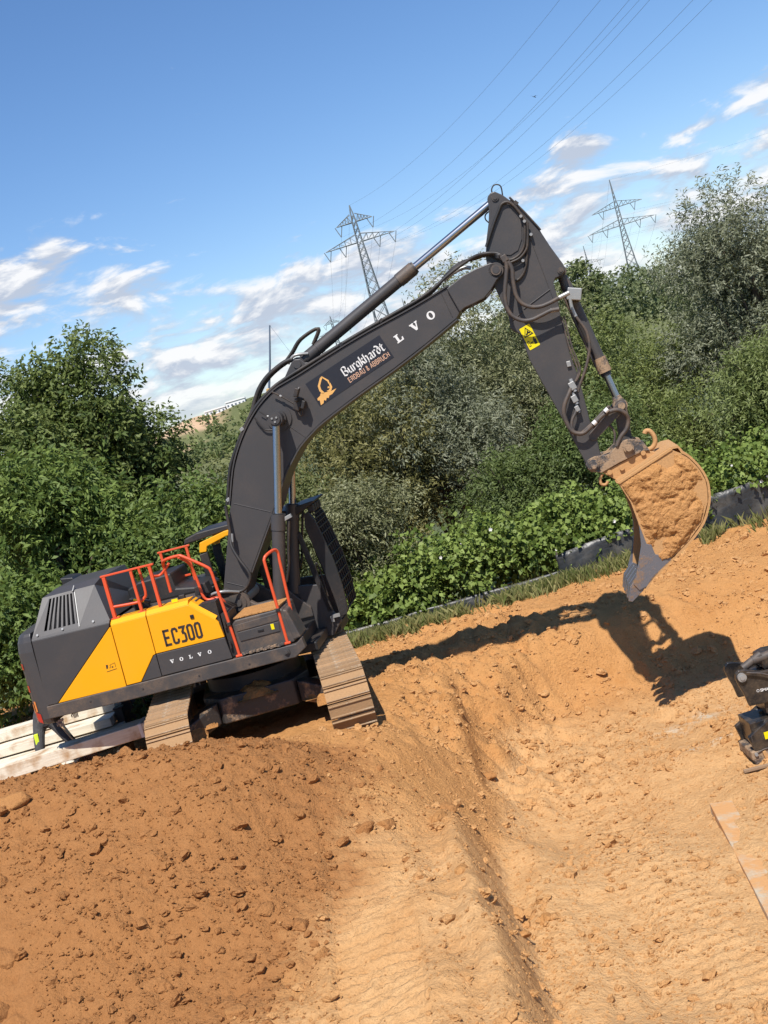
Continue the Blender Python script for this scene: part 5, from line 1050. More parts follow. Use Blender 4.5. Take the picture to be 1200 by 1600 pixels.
BL = {'B': (['.05,.95 .05,.10', '.05,.10 .35,.0 .55,.15 .55,.38 .30,.52', '.05,.95 .35,1. .52,.85 .48,.62 .25,.52'], .72), 'u': (['.05,.62 .05,.12 .22,.02', '.05,.12 .22,.0 .40,.12', '.40,.66 .40,.08 .5,.0'], .58),
      'r': (['.05,.62 .10,.55 .10,.02', '.10,.55 .26,.66 .38,.58'], .46), 'g': (['.40,.58 .18,.64 .05,.48 .05,.18 .2,.05 .40,.16', '.40,.62 .40,-.12 .2,-.26 .02,-.16'], .58),
      'k': (['.06,.95 .06,.0', '.06,.42 .28,.66 .38,.55 .22,.38', '.18,.38 .42,.0'], .54), 'h': (['.06,.95 .06,.0', '.06,.52 .26,.66 .40,.52 .40,.06 .32,-.14'], .58),
      'a': (['.08,.58 .26,.66 .38,.54 .38,.06 .5,.0', '.38,.36 .12,.28 .06,.10 .2,.0 .38,.12'], .58), 'd': (['.02,.95 .26,.84 .42,.52 .42,.16 .24,.0 .06,.14 .06,.46 .22,.62 .40,.5'], .58), 't': (['.14,.85 .14,.10 .28,.0 .38,.06', '.0,.62 .34,.62'], .42)}
ink = Ink((org[0] + ex.x * .545 + ez.x * .155, org[1] + ex.y * .545 + ez.y * .155), ex * .128, ez * .135, -.3475); u = 0
for ch in 'Burgkhardt':
    for s_ in BL[ch][0]: ink.nib([(a + u, b) for a, b in pt(s_)], .185, 38)
    u += BL[ch][1]
ink.build('company_name', MT['white'], boom)
SL = {'E': ['.5,1. .0,1. .0,.0 .5,.0', '.0,.5 .42,.5'], 'R': ['.0,.0 .0,1. .38,1. .5,.86 .5,.62 .38,.5 .0,.5', '.25,.5 .52,.0'], 'D': ['.0,.0 .0,1. .32,1. .52,.78 .52,.22 .32,.0 .0,.0'], 'B': ['.0,.0 .0,1. .36,1. .48,.86 .48,.64 .36,.52 .0,.52', '.36,.52 .52,.38 .52,.14 .38,.0 .0,.0'],
      'A': ['.0,.0 .28,1. .56,.0', '.1,.33 .46,.33'], 'U': ['.0,1. .0,.2 .12,.0 .40,.0 .52,.2 .52,1.'], '&': ['.55,.0 .1,.75 .14,.96 .3,1. .4,.85 .35,.65 .05,.38 .05,.12 .2,.0 .38,.05 .55,.35'], 'C': ['.5,.82 .4,1. .12,1. .0,.82 .0,.18 .12,.0 .4,.0 .5,.18'], 'H': ['.0,.0 .0,1.', '.52,.0 .52,1.', '.0,.5 .52,.5']}
ink = Ink((org[0] + ex.x * .56 + ez.x * .045, org[1] + ex.y * .56 + ez.y * .045), ex * .059, ez * .066, -.3475); u = 0
for ch in 'ERDBAU & ABBRUCH':
    if ch == ' ': u += .38; continue
    for s_ in SL[ch]: ink.stroke([(a + u, b) for a, b in pt(s_)], .17)
    u += .80
ink.build('company_trade', MT['tan_print'], boom)
for ch, p in (('L', (3.155, 5.035)), ('V', (3.41, 5.130)), ('O', (3.675, 5.225))):
    e2 = Vector((.935, .354)); k2 = .118; ink = Ink(p, e2 * k2 * .98, Vector((-e2.y, e2.x)) * k2, -.3445); volvo(ink, ch, 0); ink.build('maker_lettering', MT['white'], boom)

# ------------------------------------------------------------------ arm
AL = [(4.90, 6.70), (4.885, 6.655), (4.859, 6.493), (4.814, 6.341), (4.717, 6.094), (4.66, 5.90), (4.645, 5.75), (4.66, 5.55), (4.697, 5.354), (4.765, 4.99), (4.752, 4.83), (4.82, 4.755), (4.87, 4.72), (4.905, 4.331), (4.985, 4.035), (5.174, 3.332), (5.239, 3.038), (5.325, 2.71), (5.32, 2.63), (5.375, 2.555), (5.46, 2.565), (5.51, 2.63), (5.555, 2.74), (5.565, 3.058), (5.525, 3.278), (5.52, 3.897), (5.48, 4.284), (5.477, 4.829), (5.495, 5.086), (5.49, 5.29), (5.53, 5.35), (5.63, 5.365), (5.69, 5.42), (5.685, 5.505), (5.567, 5.793), (5.479, 6.049), (5.221, 6.502), (5.095, 6.659), (5.0, 6.735), (4.94, 6.73)]
arm = MB().prism(AL, -.27, .27).build('arm', MT['grey'], EX, .012)
for yy in (-.277, .271): MB().prism([(4.93, 6.68), (4.885, 6.45), (4.74, 6.08), (4.70, 5.95), (4.80, 5.90), (5.0, 5.82), (5.12, 5.86), (5.21, 6.0), (5.255, 6.2), (5.15, 6.48), (5.04, 6.64)], yy - .006, yy + .012).build('gusset_plate', MT['grey'], arm, .004)
seam((5.30, 6.17), (5.43, 5.10), -.272, .005, arm); seam((5.0, 5.05), (5.42, 5.22), -.274, .009, arm); seam((4.80, 4.93), (4.98, 5.02), -.274, .007, arm)
for p, r_ in (((4.985, 6.648), .052), ((5.625, 5.435), .045)):
    MB().cyl((p[0], -.30, p[1]), (p[0], .30, p[1]), r_, n=24).cyl((p[0], -.312, p[1]), (p[0], .312, p[1]), r_ * .55, n=18).build('pin', MT['grey_dusty'], arm, .005)
H = {'a': ([(4.701, 6.021), (4.862, 6.277), (4.991, 6.459), (5.05, 6.531), (5.135, 6.541), (5.202, 6.482), (5.257, 6.372), (5.299, 6.266), (5.293, 6.159), (5.233, 5.944), (5.162, 5.827), (5.066, 5.771), (4.955, 5.767), (4.763, 5.881), (4.638, 5.936), (4.494, 5.913)], -.315, .021),
     'b': ([(5.319, 6.21), (5.275, 6.004), (5.218, 5.746), (5.138, 5.563), (5.047, 5.477), (4.973, 5.456)], -.30, .020), 'b2': ([(5.335, 6.19), (5.295, 6.0), (5.24, 5.85), (5.12, 5.75), (4.98, 5.72)], -.34, .017),
     'c': ([(4.86, 5.86), (4.914, 5.713), (4.876, 5.56), (4.792, 5.308), (4.776, 5.134), (4.818, 4.999), (4.931, 4.9), (5.062, 4.872), (5.205, 4.895), (5.35, 4.925), (5.47, 4.914)], -.46, .030),
     'd': ([(4.90, 5.84), (4.972, 5.643), (4.95, 5.471), (4.94, 5.268), (4.989, 5.132), (5.105, 5.046), (5.235, 5.018), (5.377, 5.035), (5.508, 5.068), (5.623, 5.092)], -.45, .030)}
for k, (P, yy, r_) in H.items(): MB().tube(xz(P, yy), r_, 10, 5).build('hose', MT['hose_dusty'] if k in 'cd' else MT['rubber'], arm)
MB().tube(xz([(4.974, 6.72), (4.965, 6.79), (5.002, 6.845), (5.059, 6.85), (5.105, 6.803), (5.096, 6.66)], 0), .010, 6, 5).build('hose', MT['rubber'], arm)
MB().tube(xz([(4.87, 6.52), (4.80, 6.486), (4.784, 6.421), (4.83, 6.35)], 0), .010, 6, 5).build('hose', MT['rubber'], arm)
MB().box((4.905, -.44, 5.79), (.09, .10, .10), M=Matrix.Rotation(-.3, 3, 'Y')).build('hose_clamp', MT['hose_dusty'], arm, .01)
for p, q in (((5.35, 4.925), (5.47, 4.914)), ((5.508, 5.068), (5.66, 5.10))): MB().cyl((p[0], -.455, p[1]), (q[0], -.45, q[1]), .033, n=12).build('hose_fitting', MT['steel'], arm)
for x, z in ((5.27, 6.30), (5.30, 6.22), (5.345, 6.02), (5.15, 5.70)): MB().cyl((x, -.36, z), (x, -.27, z), .022, n=10).build('hose_fitting', MT['steel'], arm)
for dy, r_ in ((-.29, .013), (-.24, .013), (.1, .014)): MB().tube([(5.18, dy, 6.60), (5.32, dy, 6.37), (5.45, dy, 6.13), (5.49, dy, 6.05)], r_, 6, 2).build('oil_pipe', MT['rubber'], arm)
MB().box((5.25, -.28, 6.50), (.06, .06, .05), M=Matrix.Rotation(.9, 3, 'Y')).build('pipe_clamp', MT['black'], arm)
MB().box((5.735, -.13, 5.07), (.20, .30, .17), M=Matrix.Rotation(.33, 3, 'Y')).build('valve_block', MT['steel'], arm, .012)
MB().tube(xz([(5.66, 5.02), (5.655, 4.88), (5.69, 4.74), (5.77, 4.529), (5.764, 4.293), (5.65, 4.033), (5.516, 3.828), (5.457, 3.724)], -.26), .022, 8, 5).build('hose', MT['hose_dusty'], arm)
MB().tube(xz([(5.66, 5.02), (5.655, 4.88), (5.68, 4.76)], -.26), .026, 8, 5).build('oil_pipe', MT['steel'], arm)
for dx, r_ in ((0, .015), (.035, .013)): MB().tube([(5.483 + dx, -.27, 4.81), (5.488 + dx, -.285, 4.417), (5.505 + dx, -.285, 4.244), (5.53 + dx, -.285, 4.065), (5.52 + dx * .6, -.29, 3.967), (5.458 + dx * .3, -.30, 3.879)], r_, 8, 4).build('oil_pipe', MT['hose_dusty'], arm)
MB().tube([(5.40, -.34, 3.84), (5.341, -.37, 3.759), (5.238, -.40, 3.616), (5.191, -.40, 3.457), (5.219, -.40, 3.261), (5.283, -.40, 3.176), (5.394, -.40, 3.147), (5.549, -.40, 3.228), (5.742, -.38, 3.332), (5.913, -.36, 3.347), (6.014, -.34, 3.278), (6.046, -.3, 3.168), (5.992, -.3, 3.045), (5.886, -.3, 2.953), (5.80, -.3, 2.84)], .031, 10, 5).build('hose', MT['hose_dusty'], arm)
MB().tube([(5.385, -.35, 3.52), (5.35, -.37, 3.45), (5.274, -.39, 3.35), (5.255, -.40, 3.235), (5.327, -.40, 3.148), (5.477, -.40, 3.212), (5.714, -.37, 3.356), (5.83, -.3, 3.415)], .022, 8, 5).build('hose', MT['hose_dusty'], arm)
MB().tube([(5.60, -.25, 3.05), (5.66, -.25, 3.15), (5.78, -.25, 3.14), (5.82, -.25, 3.02), (5.78, -.25, 2.88)], .018, 8, 5).build('hose', MT['hose_dusty'], arm)
for p, s_ in (((5.40, 3.83), .10), ((5.385, 3.645), .09), ((5.39, 3.50), .07)): MB().box((p[0], -.34, p[1]), (s_ * .9, .09, s_ * 1.15), M=Matrix.Rotation(-.25, 3, 'Y')).cyl((p[0] + .02, -.35, p[1] - s_ * .9), (p[0] - .005, -.33, p[1] + s_), s_ * .3, n=10).build('hose_coupling', MT['steel'], arm, .008)
for p in ((5.55, 3.235), (5.75, 3.365)): MB().cyl((p[0], -.43, p[1]), (p[0] + .05, -.43, p[1] + .03), .034, n=12).build('hose_sleeve', MT['white'], arm)
MB().span((5.395, -.31, 4.10), (5.455, -.27, 4.18)).build('stop_block', MT['steel'], arm, .006)
# yellow warning sticker with pictograms
so, sx_, sz_ = Vector((4.945, 4.462)), Vector((5.103 - 4.945, 4.505 - 4.462)), Vector((4.868 - 4.945, 4.79 - 4.462))
Ink(so, sx_, sz_, -.2745).poly([(.04, 0), (.96, 0), (1, .03), (1, .97), (.96, 1), (.04, 1), (0, .97), (0, .03)]).build('warning_sticker', MT['label_yellow'], arm)
ink = Ink(so, sx_, sz_, -.2765); ink.stroke([(.12, .58), (.88, .58), (.5, .92)], .05, True).stroke([(.3, .63), (.5, .70), (.72, .66)], .07).stroke([(.42, .63), (.55, .78), (.62, .66)], .06)
ink.stroke([(.12, .14), (.28, .14), (.28, .36), (.12, .36)], .03, True).stroke([(.36, .25), (.60, .25)], .05).ring((.76, .38), .08, .04, .01, .005, 10).poly([(.66, .12), (.86, .12), (.90, .34), (.62, .34)]); ink.build('pictogram', MT['ink'], arm)
# bucket cylinder and linkage
a_, b_ = Vector((5.625, 0, 5.435)), Vector((6.0, 0, 3.38)); dr = (b_ - a_).normalized(); gl = a_ + dr * 1.57
bc = MB().cyl(a_ + dr * .2, gl, .082, n=28).build('bucket_cylinder', MT['grey_dusty'], EX)
MB().cyl((a_.x, -.09, a_.z), (a_.x, .09, a_.z), .09, n=24).cyl(a_ + dr * .08, a_ + dr * .3, .07, .085, n=24).build('cylinder_eye', MT['grey_dusty'], bc); MB().cyl(gl - dr * .22, gl, .10, n=28).build('gland', MT['mud_part'], bc, .006); MB().cyl(gl, gl + dr * .06, .075, n=24).build('gland', MT['black'], bc)
MB().cyl(gl, b_ - dr * .03, .052, n=24).build('rod', MT['chrome'], bc); MB().cyl((b_.x, -.12, b_.z), (b_.x, .12, b_.z), .10, n=24).cyl(b_ - dr * .14, b_ - dr * .04, .06, .085, n=20).build('rod_eye', MT['mud_part'], bc)
MB().tube([a_ + dr * .35 + Vector((-.10, -.05, 0)), a_ + dr * .9 + Vector((-.10, -.05, 0)), gl - dr * .1 + Vector((-.09, -.05, 0))], .018, 8, 3).build('oil_pipe', MT['hose_dusty'], bc)
def bar_link(name, p, q, yy, w, th, mat='mud_part'):
    p, q = Vector((p[0], 0, p[1])), Vector((q[0], 0, q[1])); d = (q - p).normalized(); n_ = Vector((-d.z, 0, d.x)) * w; pl = []
    for k in range(9): a = math.pi / 2 + math.pi * k / 8; e = p + d * (w * math.cos(a)) + n_ * math.sin(a); pl.append((e.x, e.z))
    for k in range(9): a = -math.pi / 2 + math.pi * k / 8; e = q + d * (w * math.cos(a)) + n_ * math.sin(a); pl.append((e.x, e.z))
    return MB().prism(pl, yy, yy + th).build(name, MT[mat], EX, .008)
for yy in (-.30, .24): bar_link('rocker_link', (6.0, 3.38), (5.52, 3.06), yy, .065, .06, 'grey_dusty')
bar_link('bucket_link', (6.0, 3.38), (5.955, 2.76), -.13, .085, .26, 'grey_dusty')
MB().cyl((6.0, -.34, 3.38), (6.0, .34, 3.38), .05, n=20).build('link_pin', MT['mud_part'], EX)
# quick coupler and bucket
cp = [(5.315, 2.68), (5.36, 2.75), (5.46, 2.775), (5.66, 2.755), (5.80, 2.84), (5.90, 2.895), (6.0, 2.90), (6.17, 2.83), (6.24, 2.66), (6.16, 2.68), (5.78, 2.60), (5.51, 2.52), (5.36, 2.575)]
coup = MB().prism(cp, -.30, -.24).prism(cp, .24, .30).prism([(5.5, 2.72), (6.15, 2.80), (6.18, 2.70), (5.52, 2.56)], -.24, .24).build('quick_coupler', MT['mud_part'], EX, .01)
for p in ((5.425, 2.665), (5.955, 2.785)):
    for s_ in (-1, 1): MB().cyl((p[0], s_ * .30, p[1]), (p[0], s_ * .36, p[1]), .075, n=24).cyl((p[0], s_ * .30, p[1]), (p[0], s_ * .40, p[1]), .05, n=20).build('coupler_pin', MT['mud_part'], coup, .006)
MB().tube(xz([(6.20, 2.66), (6.29, 2.675), (6.35, 2.74), (6.355, 2.83), (6.315, 2.915), (6.26, 2.93), (6.235, 2.90)], -.1), .035, 8, 5).build('lifting_hook', MT['mud_steel'], coup)
bk = empty('bucket', parent=EX)
BS = [(5.69, 2.35), (6.50, 2.635), (6.62, 2.55), (6.71, 2.46), (6.815, 2.27), (6.86, 2.10), (6.855, 1.96), (6.822, 1.80), (6.685, 1.54), (6.435, 1.315), (6.158, 1.139), (5.98, 1.03), (5.861, .955), (5.76, .87), (5.65, .93), (5.73, 1.22), (5.785, 1.40), (5.825, 1.60), (5.826, 1.75), (5.79, 2.05), (5.74, 2.20)]
BW = .58
for yy in (-BW, BW - .03): MB().prism(BS, yy, yy + .03).build('side_plate', MT['mud_steel'], bk, .004)
sh_ = [(5.69, 2.35), (6.50, 2.635), (6.62, 2.55), (6.71, 2.46), (6.815, 2.27), (6.86, 2.10), (6.855, 1.96), (6.822, 1.80), (6.685, 1.54), (6.435, 1.315), (6.158, 1.139), (5.98, 1.03), (5.82, .93), (5.70, .80)]
o = strip('shell', [(v.x, v.z) for v in spline([Vector((a, 0, b)) for a, b in sh_], 3)], .004, BW + .012, 8, 'mud_steel', bk)
for yy in (-.27, .21): MB().prism([(5.52, 2.52), (5.69, 2.36), (6.52, 2.65), (6.34, 2.61), (6.16, 2.685)], yy, yy + .06).build('bucket_ear', MT['mud_steel'], bk, .01)
MB().prism([(5.66, 2.365), (5.70, 2.335), (6.52, 2.625), (6.50, 2.665)], -BW - .02, -.2).build('top_rib', MT['mud_steel'], bk, .008)
for p in ((5.62, 2.50), (6.14, 2.655), (5.80, 2.52)): MB().cyl((p[0], -.31, p[1]), (p[0], -.26, p[1]), .035, n=16).build('bolt', MT['mud_steel'], bk)
MB().tube(xz([(5.52, 2.50), (5.47, 2.44), (5.47, 2.36), (5.53, 2.34), (5.57, 2.38)], -.25), .022, 8, 5).build('hook', MT['mud_steel'], bk)
# worn side cutter and teeth
for yy in (-BW - .012, BW - .02): MB().prism([(5.83, 1.72), (5.79, 1.42), (5.66, 1.10), (5.56, .90), (5.62, .80), (5.74, .83), (5.90, .955), (6.16, 1.12), (6.10, 1.18), (5.95, 1.25), (5.93, 1.40), (5.87, 1.42)], yy, yy + .032).build('side_cutter', MT['bare_steel'], bk, .006)
MB().prism([(5.60, .84), (5.72, .80), (5.90, .95), (5.82, .98)], -BW, BW).build('lip', MT['bare_steel'], bk, .008)
for k in range(5):
    yc = -BW + .06 + k * (2 * BW - .12) / 4
    MB().add([(5.50, yc - .05, .87), (5.66, yc - .05, 1.02), (5.80, yc - .05, .90), (5.66, yc - .05, .77), (5.50, yc + .05, .87), (5.66, yc + .05, 1.02), (5.80, yc + .05, .90), (5.66, yc + .05, .77), (5.435, yc - .035, .675), (5.49, yc - .035, .65), (5.435, yc + .035, .675), (5.49, yc + .035, .65)],
             [(0, 1, 2, 3), (7, 6, 5, 4), (0, 4, 5, 1), (1, 5, 6, 2), (2, 6, 7, 3), (0, 3, 9, 8), (4, 10, 11, 7), (3, 7, 11, 9), (0, 8, 10, 4), (8, 9, 11, 10)]).build('tooth', MT['bare_steel'], bk, .008)
# clay caked on the outside of the bucket, real thickness
def caked(yside, sgn, seed):
    nx = nz = 110; gx, gz = np.meshgrid(np.linspace(5.62, 6.90, nx), np.linspace(.90, 2.66, nz), indexing='ij')
    poly = np.array([(5.72, 2.33), (6.48, 2.60), (6.60, 2.52), (6.69, 2.44), (6.79, 2.26), (6.83, 2.10), (6.83, 1.96), (6.795, 1.81), (6.665, 1.56), (6.42, 1.335), (6.15, 1.16), (6.02, 1.14), (5.98, 1.22), (6.08, 1.30), (6.06, 1.42), (6.02, 1.45), (5.96, 1.36), (5.88, 1.36), (5.87, 1.5), (5.85, 1.76), (5.81, 2.06), (5.76, 2.2)])
    ins = np.zeros(gx.shape, bool); dist = np.full(gx.shape, 9.)
    for i in range(len(poly)):
        (x0, z0), (x1, z1) = poly[i], poly[(i + 1) % len(poly)]
        cr = ((z0 > gz) != (z1 > gz)) & (gx < (x1 - x0) * (gz - z0) / (z1 - z0 + 1e-12) + x0); ins ^= cr
        l2 = (x1 - x0) ** 2 + (z1 - z0) ** 2; t_ = np.clip(((gx - x0) * (x1 - x0) + (gz - z0) * (z1 - z0)) / l2, 0, 1); dist = np.minimum(dist, np.hypot(gx - x0 - t_ * (x1 - x0), gz - z0 - t_ * (z1 - z0)))
    sd_ = np.where(ins, dist, -dist)
    f = .5 + .62 * fbm(gx * 2.6 + seed, gz * 3.2, 4, .55); g_ = f * 6.5 + .5 * perlin(gx * 9, gz * 11 + seed); fl = np.floor(g_); fr_ = g_ - fl
    th = .004 + .045 * sstep(0, .10, sd_) * (.35 + .65 * sstep(.25, .6, f)) + .016 * (fl - 3 + sstep(.0, .30, fr_)) + .010 * (np.abs(perlin(gx * 13, gz * 15 + seed)) - .2) + .008 * perlin(gx * 33, gz * 33)
    hole = np.exp(-((gx - 6.78) / .045) ** 2 - ((gz - 1.93) / .10) ** 2) * .16 + np.exp(-((gx - 6.42) / .09) ** 2 - ((gz - 2.52) / .10) ** 2) * .14 + np.exp(-((gx - 5.80) / .05) ** 2 - ((gz - 1.6) / .25) ** 2) * .05
    th = np.where(sd_ > 0, th, -.02) - hole
    V = np.stack([gx, yside + sgn * th, gz], -1).reshape(-1, 3); ix = np.arange(nx * nz).reshape(nx, nz)
    F = np.stack([ix[:-1, :-1], ix[1:, :-1], ix[1:, 1:], ix[:-1, 1:]], -1).reshape(-1, 4); ok = (th > 0).ravel()[F].any(1); F = F[ok]
    if sgn > 0: F = F[:, ::-1]
    np_mesh('caked_clay', V, F, MT['soil'], {'wet': np.tile((.2, 0, .15), (len(V), 1))}, smooth=True, parent=bk)
caked(-BW, -1, 3.1); caked(BW, 1, 8.2)
# ------------------------------------------------------------------ pale timber mats behind the heap
m, t, bs = new_mat('weathered pale timber'); ob = t.node('ShaderNodeTexCoord').outputs['Object']
mp = t.node('ShaderNodeMapping', {'Vector': ob, 'Scale': (1.0, 14, 14)}).outputs[0]; gr_ = t.noise(mp, 2.5, 6, .65); bl_ = t.noise(ob, 3.0, 5, .6)
c_ = t.mix(gr_, (.48, .41, .29, 1), (.76, .71, .60, 1)); c_ = t.mix(t.ramp(bl_, [(.5, (0, 0, 0, 1)), (.72, g3(1))]), c_, (.36, .22, .11, 1)); t.l.new(c_, bs.inputs['Base Color']); bs.inputs['Roughness'].default_value = .85
t.l.new(t.node('ShaderNodeBump', {'Strength': .5, 'Distance': .01, 'Height': gr_}).outputs[0], bs.inputs['Normal']); MT['timber'] = m
def beam(label, a, b, w, h, rz_=None):
    a, b = Vector(a), Vector(b); d = b - a; L_ = d.length; c = (a + b) / 2; o = empty('timber_beam', c, (0, -math.asin(d.z / L_), math.atan2(d.y, d.x))); tag(o, label, 'beam', 'pale timber beams behind the heap', 'thing')
    n = max(1, int(round(w / .2)))
    for k in range(n): MB().box((0, -w / 2 + w * (k + .5) / n, 0), (L_ + .02 * (k % 2), w / n - .008, h)).build('plank', MT['timber'], o, .010)
    return o
fb = beam('long pale beam in front of the worker, its right end in shade', (-8.6, 18.62, .50), (-4.22, 18.52, .585), .40, .21)
MB().box((2.08, -.205, 0), (.05, .006, .20)).build('strap', MT['white'], fb); MB().box((2.08, 0, .108), (.05, .40, .006)).build('strap', MT['white'], fb)
for x in (-4.7, -6.1, -7.6): g_ = ground_at(x, 18.58); tag(MB().box((x, 18.58, (g_ + .40) / 2 - .02), (.16, .5, max(.06, .40 - g_ + .02))).build('support_block', MT['bark'], None, .01), {-4.7: 'dark block under the right end of the front beam', -6.1: 'dark block under the middle of the front beam', -7.6: 'dark block under the left end of the front beam'}[x], 'block', 'blocks under the front beam')
beam('topmost pale beam of the stack behind the worker', (-8.8, 21.15, .62), (-5.22, 21.05, .60), .40, .16); beam('middle pale beam of the stack behind the worker', (-8.7, 20.85, .44), (-5.25, 20.72, .43), .60, .14)
beam('lowest pale beam of the stack behind the worker', (-8.9, 20.55, .26), (-5.12, 20.45, .25), .80, .16)
o = MB().box((-5.16, 20.75, .36), (.14, .12, .40)).box((-5.16, 20.75, .57), (.17, .15, .03)).build('black_post', MT['black'], None, .012); tag(o, 'short black post at the right end of the beam stack', 'post')
o = MB().add([(-5.35, 21.35, .02), (-4.5, 21.35, .0), (-4.5, 21.40, .72), (-5.35, 21.40, .74), (-5.35, 21.39, .02), (-4.5, 21.39, .0), (-4.5, 21.44, .72), (-5.35, 21.44, .74)], [(0, 1, 2, 3), (7, 6, 5, 4), (0, 3, 7, 4), (1, 5, 6, 2), (3, 2, 6, 7), (4, 5, 1, 0)]).build('plastic_sheet', MT['sheet']); tag(o, 'dark sheet standing behind the post below the digger', 'sheet')
# weeds in front of the dark sheet
tree('weed', 'leafy weed under the digger beside the black post', (-4.75, 21.15, .1), .62, .28, 90, 1200, .12, .06, (.03, .05, .012), (.10, .13, .04), cat='plant', low=0, nb=6, slen=.15, k=6)

# ------------------------------------------------------------------ worker behind the tail, mostly hidden
MT['hivis'] = flat('hi-vis patch', (.62, .75, .04), .7)
def person():
    P = {0: (0, 0, .88), 1: (.08, -.05, 1.12), 2: (.20, -.14, 1.26), 3: (.29, -.22, 1.34), 4: (.36, -.28, 1.38), 5: (.44, -.34, 1.43),
         6: (-.11, 0, .84), 7: (-.19, -.14, .47), 8: (-.24, .02, .10), 9: (-.26, -.12, .05), 10: (.11, 0, .84), 11: (.27, -.12, .50), 12: (.42, .04, .12), 13: (.47, -.09, .06),
         14: (.06, -.24, 1.28), 15: (.10, -.42, 1.06), 16: (.26, -.50, .90), 17: (.32, -.06, 1.28), 18: (.44, -.20, 1.06), 19: (.50, -.38, .94)}
    E_ = [(0, 1), (1, 2), (2, 3), (3, 4), (4, 5), (0, 6), (6, 7), (7, 8), (8, 9), (0, 10), (10, 11), (11, 12), (12, 13), (2, 14), (14, 15), (15, 16), (2, 17), (17, 18), (18, 19)]
    rad_ = {0: .15, 1: .13, 2: .165, 3: .07, 4: .09, 5: .085, 6: .115, 7: .09, 8: .075, 9: .045, 10: .115, 11: .09, 12: .075, 13: .045, 14: .07, 15: .05, 16: .036, 17: .07, 18: .05, 19: .036}
    me = bpy.data.meshes.new('person'); me.from_pydata([P[i] for i in range(20)], E_, []); o = bpy.data.objects.new('person', me); COL.objects.link(o)
    sk = o.modifiers.new('skin', 'SKIN'); me.skin_vertices or None
    if not me.skin_vertices: bpy.context.view_layer.objects.active = o
    for i, v in enumerate(me.skin_vertices[0].data): v.radius = (rad_[i], rad_[i] * .92); v.use_root = (i == 0)
    ss = o.modifiers.new('subd', 'SUBSURF'); ss.levels = 2; ss.render_levels = 2
    m, t, bs = new_mat('work clothes'); ob_ = t.node('ShaderNodeTexCoord').outputs['Object']; z = t.node('ShaderNodeSeparateXYZ', {0: ob_}).outputs[2]
    n_ = t.noise(ob_, 14, 4, .6); pants = t.mix(n_, (.035, .034, .036, 1), (.085, .08, .08, 1)); vest = (.62, .75, .04, 1)
    k = t.math('GREATER_THAN', z, 1.10); k2 = t.math('GREATER_THAN', z, 1.34)
    t.l.new(t.mix(k2, t.mix(k, pants, vest), (.45, .26, .18, 1)), bs.inputs['Base Color']); bs.inputs['Roughness'].default_value = .85
    t.l.new(t.node('ShaderNodeBump', {'Strength': .7, 'Distance': .02, 'Height': t.noise(ob_, 9, 3, .6, 1.0)}).outputs[0], bs.inputs['Normal']); me.materials.append(m)
    return o
pz = ground_at(-6.12, 19.7)
pn = person(); pn.location = (-6.02, 19.55, pz - .02); pn.rotation_euler = (0, 0, .2); tag(pn, 'worker in dark grey trousers and yellow vest, stooping with legs apart behind the digger tail', 'person')
MB().prism([(-.02, .60), (.0, .80), (-.07, .80), (-.08, .61)], -.02, .01).build('pocket', MT['hivis'], pn, .01).location = (-.14, -.16, -.06)
for x, y_, z in ((-.25, -.05, .05), (.445, -.03, .06)): MB().prism([(-.06, -.05), (.06, -.05), (.06, .06), (.0, .1), (-.06, .1)], -.16, .10).build('boot', MT['black'], pn, .02).location = (x, y_, z)
for x in (-.30, .46):
    hd = MB(); hx = x * .0
    for k in range(4): hd.tube([(-.03 + .02 * k, 0, 0), (-.032 + .02 * k, -.05, -.03), (-.03 + .02 * k, -.06, -.075 - .006 * (k == 1))], .009, 6, 3)
    hd.tube([(-.035, .02, -.01), (-.065, -.015, -.03), (-.06, -.04, -.055)], .010, 6, 3); hd.box((0, .015, .01), (.085, .07, .03)); q = hd.build('hand', flat('skin', (.45, .26, .18), .6) if x < 0 else bpy.data.materials['skin'], pn, .006); q.location = (.28 if x < 0 else .51, -.54 if x < 0 else -.42, .88 if x < 0 else .92)
hg = MB(); hg.cyl((.45, -.35, 1.47), (.48, -.38, 1.56), .12, .07, n=24).cyl((.44, -.34, 1.45), (.45, -.35, 1.47), .15, .14, n=24); hg.build('helmet', MT['white'], pn)
tool = empty('broom', (-5.5, 19.28, ground_at(-5.5, 19.28))); tag(tool, 'wooden handled broom with pinkish bristles leaning by the worker', 'broom')
MB().tube([(-.42, .25, .95), (-.14, .06, .48), (.0, 0, .30)], .014, 8, 2).build('handle', flat('broom wood', (.55, .34, .18), .6), tool); MB().box((.05, 0, .26), (.22, .06, .05)).build('head', flat('broom head', (.42, .2, .14), .7), tool, .01)
for k in range(9): MB().tube([(-.04 + .022 * k, 0, .24), (-.06 + .03 * k, -.02, .10)], .010, 5, 1).build('bristle', bpy.data.materials['broom head'], tool)
bg_ = MB(); bg_.cyl((0, 0, 0), (0, 0, .20), .07, .075, 18).cyl((0, 0, .20), (0, 0, .26), .075, .03, 18).cyl((0, 0, .26), (0, 0, .30), .03, .03, 12); o = bg_.build('canister', MT['white'], None, .01); o.location = (-5.70, 19.1, ground_at(-5.70, 19.1) + .16); tag(o, 'small white canister standing between the worker and the broom', 'canister')
tag(MB().box((-5.70, 19.1, ground_at(-5.70, 19.1) + .08), (.3, .3, .16)).build('wooden_block', MT['timber'], None, .01), 'low timber block carrying the white canister', 'block')

